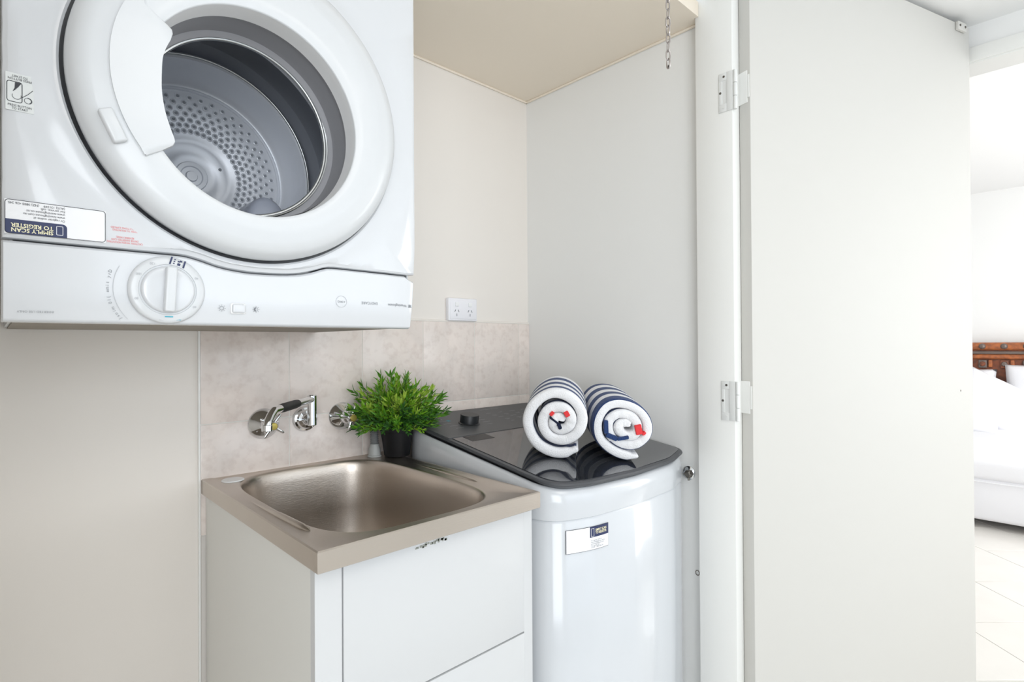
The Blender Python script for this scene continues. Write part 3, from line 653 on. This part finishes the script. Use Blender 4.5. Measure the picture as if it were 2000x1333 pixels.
# ------------------------------------------------------------------ drain hose of the washer, standing in the tub's outlet
hs = thing('drain_hose', (-0.640, -0.048, SZ), 'grey ribbed hose with pale collar on the back rim of the tub, behind the pot', 'hose')
bm = bmesh.new(); lathe(bm, [(0.0190, 0), (0.0190, 0.003), (0.0165, 0.005), (0.0160, 0.020), (0.0125, 0.028), (0.0120, 0.034)], (-0.640, -0.048, SZ - .0015), (0, 0, 1), 32); link('collar', bm, m_collar, hs)
pth = smooth_path([(-0.640, -0.048, .930), (-0.6405, -0.047, .965), (-0.638, -0.042, 1.0), (-0.618, -0.034, 1.026), (-0.585, -0.024, 1.020), (-0.560, -0.017, .985), (-0.553, -0.013, .93), (-0.553, -0.0125, .80)], 14)
bm = bmesh.new(); tube(bm, pth, lambda i: 0.0105 + (0.0011 if i % 2 else -0.0005), 14); link('corrugated_tube', bm, m_hose, hs, angle=10)

# ------------------------------------------------------------------ potted plant
PCX, PCY = -0.592, -0.084
pl = thing('potted_plant', (PCX, PCY, SZ), 'small bushy green plant in a black pot on the back corner of the tub', 'plant')
bm = bmesh.new(); lathe(bm, [(0.0325, 0), (0.034, 0.002), (0.0435, 0.066), (0.0450, 0.067), (0.0475, 0.088), (0.0460, 0.0885), (0.0440, 0.086), (0.0430, 0.074)], (PCX, PCY, SZ), (0, 0, 1), 48, cap1=False); link('pot', bm, m_pot, pl, angle=35)
bm = bmesh.new(); lathe(bm, [(0.0435, 0.0), (0.030, 0.004), (0.001, 0.007)], (PCX, PCY, SZ + 0.074), (0, 0, 1), 24, cap0=False); link('soil', bm, m_soil, pl)
rnd = random.Random(11)
def sprig(seed, dark):
    r = random.Random(seed); bm = bmesh.new(); Ln = 0.095 + 0.03 * r.random(); bend = 0.25 + 0.5 * r.random()
    def sp_at(t): return Vector((bend * 0.05 * t * t, 0.012 * math.sin(t * 2 + seed) * t, Ln * t))
    tube(bm, [sp_at(i / 8) for i in range(9)], lambda i: 0.0010 - 0.00007 * i, 5, mi=0)
    def leaf(p, dirv, ln, wd, mi):
        dirv = dirv.normalized(); side = dirv.cross(Vector((r.uniform(-.4, .4), r.uniform(-.4, .4), 1))).normalized(); up = side.cross(dirv)
        a = bm.verts.new(p); 
        l1 = bm.verts.new(p + dirv * ln * .35 + side * wd - up * .0008); r1 = bm.verts.new(p + dirv * ln * .35 - side * wd - up * .0008); m1 = bm.verts.new(p + dirv * ln * .38 + up * .0008)
        l2 = bm.verts.new(p + dirv * ln * .70 + side * wd * .7 - up * .001); r2 = bm.verts.new(p + dirv * ln * .70 - side * wd * .7 - up * .001); m2 = bm.verts.new(p + dirv * ln * .72 + up * .0003)
        t_ = bm.verts.new(p + dirv * ln - up * .002)
        for f in ((a, l1, m1), (a, m1, r1), (l1, l2, m2, m1), (m1, m2, r2, r1), (l2, t_, m2), (m2, t_, r2)):
            bm.faces.new(f).material_index = mi
    n = 9
    for k in range(n):
        t = 0.22 + 0.76 * k / (n - 1)
        for s in (0, 1):
            az = k * 1.35 + s * PI + r.uniform(-.4, .4); el = 0.75 + 0.35 * t + r.uniform(-.15, .15)
            dv = Vector((math.cos(az) * math.cos(el), math.sin(az) * math.cos(el), math.sin(el)))
            leaf(sp_at(t), dv, 0.020 + 0.010 * r.random(), 0.0030 + 0.0010 * r.random(), 1 if r.random() < .7 else 2)
    leaf(sp_at(1), Vector((r.uniform(-.2, .2), r.uniform(-.2, .2), 1)), 0.024, 0.0026, 1)
    return bm
mats_sets = [[m_stem, m_lf[0], m_lf[3]], [m_stem, m_lf[1], m_lf[0]], [m_stem, m_lf[2], m_lf[1]], [m_stem, m_lf[3], m_lf[0]]]
protos = []
bm_flags['skip'] = True
for k in range(12):
    bmk = sprig(k * 17 + 3, 0); me = bpy.data.meshes.new('sprig'); bmk.to_mesh(me); bmk.free()
    for m_ in mats_sets[[0, 1, 2, 1, 0, 2, 3, 1, 2, 0, 1, 3][k]]: me.materials.append(m_)
    protos.append(me)
ns = 0
for k in range(185):
    u = (k + 0.5) / 185
    el = math.acos(1 - u * 1.02); az = k * 2.39996
    dx, dy, dz = math.sin(el) * math.cos(az), math.sin(el) * math.sin(az), math.cos(el)
    org = Vector((PCX + 0.030 * dx * min(1, el), PCY + 0.028 * dy * min(1, el), SZ + 0.078 + rnd.uniform(0, .012)))
    sc = rnd.uniform(0.78, 1.08) * (0.80 + 0.30 * max(dz, 0))
    reach = 0.125 * sc
    if dy > 0: sc *= min(1, (abs(org.y) - 0.014) / max(reach * dy * 1.15, 1e-6))
    if sc < 0.35: continue
    if dz < 0.25 and dx > 0: sc *= 0.85
    o = bpy.data.objects.new('sprig', protos[rnd.choice([0, 4, 6, 9, 11, 1, 3]) if dz > 0.55 else rnd.choice([1, 2, 3, 5, 7, 8, 10, 0])]); COL.objects.link(o); o.parent = pl
    o.location = org - wloc(pl); q = Vector((dx, dy, dz)).to_track_quat('Z', 'X'); o.rotation_mode = 'QUATERNION'
    from mathutils import Quaternion
    o.rotation_quaternion = q @ Quaternion((0, 0, 1), rnd.uniform(0, 6.28)); o.scale = (sc, sc, sc)

# ------------------------------------------------------------------ top loading washing machine
wm = thing('washing_machine', (-0.283, -0.33, 0.0), 'white top-loading washing machine with charcoal glass lid, in the corner right of the tub', 'washing machine')
def lidz(y): return 0.985 + 0.14 * y
foot = fillet([(-0.563, -0.022), (-0.563, -0.612), (-0.455, -0.650), (-0.30, -0.662), (-0.13, -0.652), (-0.006, -0.612), (-0.006, -0.022)], [0.13, 0.085, 0.2, 0.3, 0.2, 0.06, 0.04], 10)
bm = bmesh.new()
P = lambda poly, z: [(a, b, z) for a, b in poly]
loft(bm, [P(inset(foot, .02), 0.03), P(inset(foot, .004), 0.035), P(inset(foot, .002), 0.05), P(inset(foot, .0015), 0.822), P(inset(foot, .006), 0.828)], cap0=True)
link('body', bm, m_enamelw, wm, angle=50)
bm = bmesh.new()
PL = lambda poly, dz: [(a, b, lidz(b) + dz) for a, b in poly]
loft(bm, [P(inset(foot, .006), 0.826), P(inset(foot, .0006), 0.829), P(foot, 0.833), PL(foot, -0.034), PL(inset(foot, .0015), -0.020), PL(inset(foot, .0055), -0.010), PL(inset(foot, .012), -0.005), PL(inset(foot, .017), -0.0055), PL(inset(foot, .019), -0.016), PL(inset(foot, .030), -0.019)], cap1=True)
link('top_cover', bm, m_enamelw, wm, angle=50)
lid = fillet([(-0.553, -0.022), (-0.558, -0.625), (-0.455, -0.652), (-0.30, -0.661), (-0.13, -0.654), (-0.008, -0.622), (-0.008, -0.016), (-0.36, -0.016)], [0.13, 0.075, 0.2, 0.3, 0.2, 0.045, 0.02, 0.3], 10)
lid = fillet([(-0.546, -0.019), (-0.553, -0.622), (-0.455, -0.648), (-0.30, -0.657), (-0.13, -0.650), (-0.008, -0.615), (-0.008, -0.015)], [0.135, 0.075, 0.2, 0.3, 0.2, 0.045, 0.02], 10)
def clip(poly, yc, keep_front):
    out_ = []; n = len(poly)
    for i in range(n):
        a, b = poly[i], poly[(i + 1) % n]; ia = (a[1] < yc) == keep_front; ib = (b[1] < yc) == keep_front
        if ia: out_.append(a)
        if ia != ib: t = (yc - a[1]) / (b[1] - a[1]); out_.append((a[0] + (b[0] - a[0]) * t, yc))
    return out_
bm = bmesh.new()
loft(bm, [PL(inset(lid, .030), -0.017), PL(inset(lid, .012), -0.006), PL(inset(lid, .001), 0.002), PL(lid, 0.005), PL(inset(lid, .002), 0.008), PL(inset(lid, .008), 0.0095), PL(inset(lid, .012), 0.0092)], cap1=True, cap0=True)
link('lid_frame', bm, m_lidframe, wm, angle=35)
il = inset(lid, .0065)
gl = clip(inset(lid, .0115), -0.259, True); cp = clip(inset(lid, .003), -0.256, False)
bm = bmesh.new(); prism(bm, gl, lambda a, b, h: (a, b, lidz(b) + h), 0.006, 0.0108, bev=0.0006, seg=1); link('glass_lid', bm, m_glass, wm, angle=20)
bm = bmesh.new(); prism(bm, cp, lambda a, b, h: (a, b, lidz(b) + h), 0.004, 0.0114, bev=0.0006, seg=1); cpo = link('control_panel', bm, m_panel, wm, angle=20)
bm = bmesh.new(); prism(bm, [(-0.505, -0.262), (-0.430, -0.262), (-0.430, -0.302), (-0.505, -0.302)], lambda a, b, h: (a, b, lidz(b) + h), 0.010, 0.0112); link('catch_window', bm, m_well, wm)
lx = Vector((1, 0, 0)); ly = Vector((0, 1, 0.14)).normalized(); ln_ = lx.cross(ly)
def pp(x, y, h=0.0116): return Vector((x, y, lidz(y) + h))
bm = bmesh.new(); lathe(bm, [(0.030, 0), (0.031, 0.001), (0.0285, 0.0025), (0.0270, 0.003), (0.0270, 0.024), (0.0262, 0.0255), (0.001, 0.0258)], pp(-0.400, -0.158), ln_, 48); link('selector_dial', bm, m_knobk, wm, angle=35)
text('lettering', 'Westinghouse', 0.0115, pp(-0.255, -0.045), lx, ly, m_lab, cpo, bold=0.01)
def dash(lst, name='panel_print', m=m_lab):
    bm = bmesh.new()
    for x, y, w, h in lst:
        vs = [pp(x, y, .0118), pp(x + w, y, .0118), pp(x + w, y + h, .0118), pp(x, y + h, .0118)]; bm.faces.new([bm.verts.new(v) for v in vs])
    return link(name, bm, m, cpo, smooth=False)
dash([(-0.264 + k * .0025, -0.050, 0.0012, 0.008) for k in range(3)], 'emblem')
rnd = random.Random(5); L_ = []
for side in (-1, 1):
    for k in range(6):
        y = -0.070 - k * 0.024; w = 0.018 + 0.01 * rnd.random(); bulge = 0.010 * math.sin(PI * (k + .5) / 6)
        x = -0.400 + side * (0.040 + bulge); L_.append((x if side > 0 else x - w, y, w, 0.0028))
for col in range(5):
    for row in range(5):
        x = -0.275 + col * 0.050 + 0.004 * row; y = -0.090 - row * 0.024; L_.append((x, y, 0.014 + 0.012 * rnd.random(), 0.0028))
        if row % 2: L_.append((x + 0.002, y - 0.007, 0.010, 0.0022))
dash(L_)
dash([(-0.447, -0.120 + 0.0045 * k, 0.012, 0.0025) for k in range(3)], 'teal_mark', m_teal)
# register sticker on its front
def frontpt(x, z, off=0.0006):
    best = None
    for a, b in zip(foot, foot[1:] + foot[:1]):
        if (a[0] - x) * (b[0] - x) <= 0 and a[0] != b[0]:
            y = a[1] + (b[1] - a[1]) * (x - a[0]) / (b[0] - a[0])
            if best is None or y < best: best = y
    return Vector((x, best - off, z))
def curved(name, x0, x1, z0, z1, off, m, par):
    bm = bmesh.new(); n = 14
    loft(bm, [[frontpt(x0 + (x1 - x0) * i / n, z, off) for i in range(n + 1)] for z in (z0, z1)], close=False); return link(name, bm, m, par, smooth=False)
ws = curved('register_sticker', -0.521, -0.412, 0.7580, 0.8080, 0.0008, m_black, wm)
curved('sticker_face', -0.5202, -0.4128, 0.7588, 0.8072, 0.0012, m_paper, ws)
curved('navy_block', -0.4665, -0.4125, 0.785, 0.8075, 0.0014, m_navy, ws)
bm = bmesh.new()
for x_, z_, w_, h_ in ((-0.4635, 0.7868, .0078, .0008), (-0.4635, 0.8032, .0078, .0008), (-0.4635, 0.7868, .0008, .017), (-0.4565, 0.7868, .0008, .017)):
    q_ = [frontpt(x_, z_, .0018), frontpt(x_ + w_, z_, .0018), frontpt(x_ + w_, z_ + h_, .0018), frontpt(x_, z_ + h_, .0018)]; bm.faces.new([bm.verts.new(v) for v in q_])
link('phone_mark', bm, m_paper, ws, smooth=False)
def ctext(body, size, x, z, m, bold=0.0, sx=1.0, sp_=0.85):
    o = text('lettering', body, size, (0, 0, 0), (1, 0, 0), (0, 0, 1), m, ws, bold=bold, sx=sx, spacing=sp_)
    w0 = wloc(ws); o.location = (0, 0, 0)
    for v in o.data.vertices:
        p = frontpt(x + v.co.x, z + v.co.z, 0.0018); v.co = p - w0
ctext('SIMPLY SCAN\nTO REGISTER', 0.0072, -0.4520, 0.7962, m_yel, 0.02, 0.76)
ctext('Or register online at\nwww.westinghouse.com.au\nwww.westinghouse.co.nz\nFor service, call:\n131349    0800 436 245', 0.0044, -0.4640, 0.7710, m_prt, 0.0, 0.82)
for fx, fy in ((-0.50, -0.57), (-0.06, -0.57), (-0.50, -0.09), (-0.06, -0.09)):
    bm = bmesh.new(); lathe(bm, [(0.025, 0), (0.025, 0.02), (0.012, 0.03), (0.012, 0.045)], (fx, fy, 0), (0, 0, 1), 20); link('foot', bm, m_well, wm)

# ------------------------------------------------------------------ rolled towels on the lid
def towel(name, label, contact, yaw_deg, Rr, ln, spiral, stripes, tags, squash=0.94, seed=0, lean=0.0, navy_lip=False):
    """spiral: list of (angle deg, radius) of the sheet's mid line from core outwards; flat sheet wound round the axis"""
    r = random.Random(seed); ya = math.radians(yaw_deg)
    ax = Vector((math.sin(ya), math.cos(ya), 0.14 * math.cos(ya))).normalized(); ex = Vector((math.cos(ya), -math.sin(ya), -0.14 * math.sin(ya))).normalized(); ez = ex.cross(ax)
    o0 = Vector(contact) + ez * (Rr * squash + 0.001)
    root = thing(name, contact, label, 'towel', 'rolled striped towels')
    th = 0.0124  # half thickness
    spiral = [(a_, r_ * 1.15) for a_, r_ in spiral]
    # mid line
    mid = []
    steps = 150
    A0, A1 = spiral[0][0], spiral[-1][0]
    for i in range(steps + 1):
        a = A0 + (A1 - A0) * i / steps
        for (a1, r1), (a2, r2) in zip(spiral, spiral[1:]):
            if a1 <= a <= a2:
                rr = r1 + (r2 - r1) * (a - a1) / (a2 - a1); break
        rr *= 1 + 0.035 * noise.noise(Vector((a / 40, seed * 3.1, 0)))
        an = math.radians(a); p = Vector((math.cos(an) * rr, math.sin(an) * rr))
        p.y *= squash; p.x += lean * p.y
        if p.y < -Rr * squash + th: p.y = -Rr * squash + th
        mid.append(p)
    nrm_ = []
    for i in range(len(mid)):
        t = (mid[min(i + 1, len(mid) - 1)] - mid[max(i - 1, 0)]).normalized(); nrm_.append(Vector((t.y, -t.x)))
    # section loop: outer side then back along the inner side, rounded ends
    def section(scale, axial, jit):
        out_, in_ = [], []
        for i, (p, n) in enumerate(zip(mid, nrm_)):
            taper = 1.0 if 2 < i < len(mid) - 3 else 0.6
            k = th * scale * taper * (1 + 0.10 * noise.noise(Vector((i * .11, axial * 20, seed))))
            tele = 0.007 * noise.noise(Vector((i * 0.06, seed * 1.7, 3))) + 0.0015 * noise.noise(Vector((i * .35, seed, 9)))
            w = axial + (tele if axial < ln * .5 else -tele)
            po = p + n * k; pi = p - n * k
            out_.append(o0 + ex * po.x + ez * po.y + ax * w); in_.append(o0 + ex * pi.x + ez * pi.y + ax * w)
        return out_, in_
    sts = [(0.0, 0.30), (0.0015, 0.72), (0.006, 1.0)]
    for s in stripes: sts.append((s, 1.0))
    sts += [(ln - 0.006, 1.0), (ln - .0015, 0.72), (ln, 0.3)]
    secs = [section(sc, a, 0) for a, sc in sts]
    bm = bmesh.new(); n = len(mid)
    vo = [[bm.verts.new(v) for v in s[0]] for s in secs]; vi = [[bm.verts.new(v) for v in s[1]] for s in secs]
    nav = [False] * (len(sts) - 1)
    for k in range(2, len(sts) - 3): nav[k] = (k % 2 == 1) if stripes_start_white else ((k % 2 == 0) == navy_lip)
    for k in range(len(sts) - 1):
        for i in range(n - 1):
            f = bm.faces.new((vo[k][i], vo[k][i + 1], vo[k + 1][i + 1], vo[k + 1][i])); f.material_index = 1 if (nav[k] or (navy_lip and k in (1, 2) and i > n * 0.55)) else 0
            f = bm.faces.new((vi[k][i + 1], vi[k][i], vi[k + 1][i], vi[k + 1][i + 1])); f.material_index = 1 if (nav[k] and k > 2) else 0
        for i in (0, n - 1):
            f = bm.faces.new((vo[k][i], vi[k][i], vi[k + 1][i], vo[k + 1][i])); f.material_index = 0
    for k in (0, len(sts) - 1):
        for i in range(n - 1): bm.faces.new((vo[k][i], vi[k][i], vi[k][i + 1], vo[k][i + 1]))
    rl = link('rolled_cloth', bm, [m_towel, m_tnavy], root, angle=180)
    md = rl.modifiers.new('sub', 'SUBSURF'); md.levels = 1; md.render_levels = 1
    for (u0, v0), (u1, v1), w_, m_ in [((a_[0] * 1.15, a_[1] * 1.15), (b_[0] * 1.15, b_[1] * 1.15), c_ * 1.15, d_) for a_, b_, c_, d_ in tags]:
        bm = bmesh.new(); a = Vector((u0, v0)); b = Vector((u1, v1)); t = (b - a).normalized(); nn = Vector((-t.y, t.x)) * w_
        vs = []
        for w in (-0.0045, 0.03):
            for p in (a - nn, b - nn, b + nn, a + nn): vs.append(o0 + ex * p.x + ez * p.y + ax * w)
        vv = [bm.verts.new(v) for v in vs]
        for q in ((0, 1, 2, 3), (7, 6, 5, 4), (0, 4, 5, 1), (1, 5, 6, 2), (2, 6, 7, 3), (3, 7, 4, 0)): bm.faces.new([vv[i] for i in q])
        bmesh.ops.bevel(bm, geom=bm.edges[:], offset=min(0.0012, w_ * .5), segments=2, affect='EDGES')
        link('care_tag' if m_ is m_tred else 'inner_fold', bm, m_, root)
    return root
stripes_start_white = False
LH = 0.0112
def on(x, y): return (x, y, lidz(y) + LH)
towel('rolled_towel', 'left striped towel roll, its round end a white spiral with two small red tags', on(-0.419, -0.507), 50, 0.0895, 0.215,
      [(20, 0.005), (110, 0.009), (200, 0.0125), (310, 0.0185), (430, 0.0300), (560, 0.0345), (670, 0.0410), (760, 0.0500), (830, 0.0610), (900, 0.0650), (990, 0.0665), (1030, 0.0680)], [0.010, 0.036, 0.068, 0.098, 0.132, 0.166],
      [((-0.014, 0.020), (-0.020, 0.012), 0.0035, m_tred), ((0.010, 0.024), (0.017, 0.014), 0.0050, m_tred), ((-0.020, 0.008), (-0.002, -0.003), 0.0020, m_tdark), ((-0.002, -0.003), (0.004, -0.014), 0.0034, m_tdark)], squash=1.0, seed=1, navy_lip=False)
towel('rolled_towel', 'right striped towel roll, its slumped end edged navy with one red tag', on(-0.278, -0.600), 42, 0.0885, 0.225,
      [(40, 0.006), (90, 0.011), (170, 0.016), (240, 0.0165), (340, 0.0235), (430, 0.030), (520, 0.038), (600, 0.0395), (690, 0.043), (760, 0.051), (850, 0.060), (920, 0.0635), (1010, 0.0655)], [0.034, 0.062, 0.094, 0.124, 0.158, 0.190],
      [((0.022, 0.010), (0.028, -0.010), 0.0070, m_tred), ((0.034, -0.010), (0.040, -0.004), 0.0030, m_tred), ((-0.046, 0.014), (-0.042, -0.014), 0.0045, m_tnavy), ((-0.042, -0.016), (-0.018, -0.024), 0.0050, m_tnavy), ((-0.018, -0.024), (0.006, -0.018), 0.0035, m_tnavy)], squash=0.92, seed=6, lean=-0.16, navy_lip=True)

# ------------------------------------------------------------------ power point
gp = thing('double_power_outlet', (-0.3065, 0, 1.2745), 'white double power outlet with two rocker switches, just above the wall tiles', 'power outlet')
bm = bmesh.new(); add_box(bm, -0.3640, -0.2490, -0.016, -0.0002, 1.2745, 1.3465, bev=0.0035, seg=3); pt = link('plate', bm, m_gpo, gp)
bm = bmesh.new(); add_box(bm, -0.3590, -0.2540, -0.0175, -0.014, 1.2800, 1.3410, bev=0.002, seg=2); link('cover', bm, m_gpo, gp)
for cx_ in (-0.3330, -0.2800):
    bm = bmesh.new(); add_box(bm, cx_ - 0.0065, cx_ + 0.0065, -0.0205, -0.016, 1.3200, 1.3330, bev=0.0015, seg=2); link('rocker_switch', bm, m_ringw, gp)
    bm = bmesh.new()
    for dx, dz, an in ((-0.0065, 0.003, 30), (0.0065, 0.003, -30), (0, -0.0095, 0)):
        A = Matrix.Translation((cx_ + dx, -0.0176, 1.3030 + dz)) @ Matrix.Rotation(math.radians(an), 4, 'Y'); add_box(bm, -0.0011, 0.0011, -0.0003, 0, -0.0040, 0.0040, mtx=A)
    link('socket_slots', bm, m_slot, gp)

# ------------------------------------------------------------------ chain hanging from the head of the opening
ch = thing('hanging_chain', (-0.2245, -0.70, 1.868), 'thin steel chain hanging from the top of the recess opening, above the washing machine', 'chain')
pitch = 0.0198; k = 0; z = 2.115
me_link = None
while z - pitch > 1.855:
    zc = z - 0.0115
    if me_link is None:
        bm = bmesh.new(); pts = []
        for i in range(20):
            a = 2 * PI * i / 20; pts.append(Vector((0.0054 * math.cos(a), 0, 0.0072 * math.sin(a) + (0.0045 if math.sin(a) > 0 else -0.0045) * min(1, abs(math.sin(a)) * 3))))
        tube(bm, pts, 0.0016, 8, closed=True)
        o = link('chain_link', bm, m_zinc, ch, origin=(0, 0, 0)); me_link = o.data
    else:
        o = bpy.data.objects.new('chain_link', me_link); COL.objects.link(o); o.parent = ch
    o.location = Vector((-0.2245 + 0.0004 * math.sin(k * 2.3), -0.70, zc)) - wloc(ch); o.rotation_euler = (0, 0, math.radians(-20 if k % 2 else 62) + 0.15 * math.sin(k * 1.7))
    z -= pitch; k += 1
bm = bmesh.new(); tube(bm, smooth_path([(-0.2285, -0.703, z + .002), (-0.2245, -0.70, z - 0.001), (-0.2190, -0.697, z + .0035)], 4), 0.0016, 8); link('end_pin', bm, m_oldmetal, ch)
bm = bmesh.new(); lathe(bm, [(0.006, 0), (0.006, -0.003), (0.0025, -0.004)], (-0.2245, -0.70, 2.116), (0, 0, 1), 14); link('ceiling_hook', bm, m_zinc, ch)

# ------------------------------------------------------------------ small tap on the side wall and screw ring
vt = thing('valve', (-0.001, -0.626, 0.842), 'small tarnished water valve low on the grey side wall, right of the washing machine', 'valve')
bm = bmesh.new(); lathe(bm, [(0.019, 0), (0.0185, 0.002), (0.014, 0.006), (0.009, 0.009), (0.009, 0.018)], (0, -0.622, 0.843), (-1, 0, 0), 28); link('flange', bm, m_chrome, vt, angle=30)
bm = bmesh.new(); lathe(bm, [(0.009, 0.010), (0.011, 0.014), (0.011, 0.026), (0.007, 0.030)], (0, -0.632, 0.845), (-1, 0, 0), 6); link('valve_nut', bm, m_oldmetal, vt, angle=20)
for a in (20, 140, 260):
    a_ = math.radians(a); bm = bmesh.new(); o_ = Vector((-0.024, -0.633, 0.841)); tube(bm, [o_, o_ + Vector((-.002, math.cos(a_) * .013, math.sin(a_) * .013))], 0.0028, 10); link('spoke', bm, m_oldmetal, vt)
bm = bmesh.new(); tube(bm, [(-0.001, -0.645 + 0.0055 * math.cos(a), 0.575 + 0.0065 * math.sin(a)) for a in [2 * PI * i / 16 for i in range(16)]], 0.001, 6, closed=True)
tag(link('wall_plug_ring', bm, m_stud), 'tiny round plug ring low on the grey side wall beside the door jamb', 'wall plug')

# ------------------------------------------------------------------ bedroom seen past the door
bed = thing('bed', (4.2, -0.9, 0), 'white bed with a carved red-brown wooden headboard, seen past the open door', 'bed')
bm = bmesh.new(); add_box(bm, 3.215, 5.20, -1.75, -0.05, 0.05, 0.33, bev=0.03, seg=3); link('skirted_base', bm, m_linen, bed)
bm = bmesh.new(); add_box(bm, 3.20, 5.21, -1.77, -0.03, 0.305, 0.455, bev=0.05, seg=5)
bmesh.ops.subdivide_edges(bm, edges=bm.edges[:], cuts=1)
link('mattress', bm, m_linen, bed)
bm = bmesh.new()
for i in range(40):
    pass
for yy in range(2):
    add_box(bm, 3.196, 3.204, -1.74, -0.06, 0.298 - yy * 0.0, 0.306, bev=0.002, seg=1) if yy == 0 else None
link('skirt_seam', bm, m_linen, bed)
hb = box('headboard', 5.24, 5.30, -1.78, -0.02, 0.30, 1.16, m_wood, bed, bev=0.006)
bm = bmesh.new(); tube(bm, [(5.245, -1.80, 1.155), (5.245, 0, 1.155)], 0.036, 16); link('top_rail', bm, m_wood2, hb)
bm = bmesh.new(); add_box(bm, 5.225, 5.245, -1.79, -0.01, 1.085, 1.110, bev=0.004); link('moulding', bm, m_stud, hb)
bm = bmesh.new(); tube(bm, [(5.232, -1.79, 1.060), (5.232, -0.01, 1.060)], 0.022, 12); link('lower_rail', bm, m_wood2, hb)
ys = [-0.10 - k * 0.150 - 0.0 for k in range(12)]
for k, y in enumerate(ys):
    bm = bmesh.new(); lathe(bm, [(0.026, 0), (0.024, 0.008), (0.012, 0.018), (0.001, 0.02)], (5.212, y, 1.155), (-1, 0, 0), 16); link('stud', bm, m_stud, hb)
    bm = bmesh.new(); add_box(bm, 5.222, 5.242, y - 0.030, y + 0.030, 0.955, 1.030, bev=0.008); link('carved_square', bm, m_wood if k % 2 else m_stud, hb)
    bm = bmesh.new(); lathe(bm, [(0.022, 0), (0.018, 0.010), (0.001, 0.014)], (5.222, y, 0.995), (-1, 0, 0), 12); link('boss', bm, m_stud if k % 2 else m_wood, hb)
    bm = bmesh.new(); add_box(bm, 5.224, 5.242, y - 0.068, y - 0.040, 0.965, 1.030, bev=0.006); link('carved_square', bm, m_wood2, hb)
    if k % 2 == 0:
        bm = bmesh.new(); lathe(bm, [(0.034, 0), (0.026, 0.012), (0.001, 0.018)], (5.224, y - .07, 0.86), (-1, 0, 0), 14); link('boss', bm, m_stud, hb)
def pillow(label, c, sx, sy, sz, rot, seed, group='white bed pillows'):
    bm = bmesh.new(); bmesh.ops.create_grid(bm, x_segments=22, y_segments=22, size=1.0); top = bm.verts[:]
    res = []
    for v in top:
        x, y = v.co.x, v.co.y; e_ = max(0, (1 - abs(x) ** 2.6)) ** .55 * max(0, (1 - abs(y) ** 2.6)) ** .55
        pin = 1 - 0.07 * (1 - abs(x)) * abs(y) - 0.07 * (1 - abs(y)) * abs(x)
        res.append((x * pin * sx, y * pin * sy, e_ * sz * (1 + 0.12 * noise.noise(Vector((x * 2, y * 2, seed))))))
    g = bm.faces[:]; d_ = bmesh.ops.duplicate(bm, geom=top + bm.edges[:] + g); vb = [e for e in d_['geom'] if isinstance(e, bmesh.types.BMVert)]
    for v, r_ in zip(top, res): v.co = Vector(r_)
    for v, r_ in zip(vb, res): v.co = Vector((r_[0], r_[1], -r_[2]))
    bmesh.ops.remove_doubles(bm, verts=bm.verts[:], dist=0.0005)
    A = Matrix.Translation(c) @ rot
    for v in bm.verts: v.co = A @ v.co
    return tag(link('pillow', bm, m_linen, None, angle=180), label, 'pillow', group)
RX = lambda a: Matrix.Rotation(math.radians(a), 4, 'X'); RY = lambda a: Matrix.Rotation(math.radians(a), 4, 'Y'); RZ = lambda a: Matrix.Rotation(math.radians(a), 4, 'Z')
pillow('white pillow leaning on the headboard, left of the bare strip of carved wood', (5.13, -0.47, 0.70), 0.26, 0.33, 0.09, RY(-72), 1)
pillow('white pillow leaning on the headboard at the right edge of the picture', (5.13, -1.19, 0.735), 0.27, 0.335, 0.09, RY(-72), 2)
pillow('large white pillow slumped in front of the other pillows, sloping down to the right', (4.95, -0.93, 0.585), 0.25, 0.46, 0.095, RX(30) @ RY(-50), 3)
pillow('low white pillow lying flat at the foot of the slumped pillow, by the door edge', (4.72, -0.55, 0.535), 0.20, 0.32, 0.080, RX(8) @ RY(-14), 4)
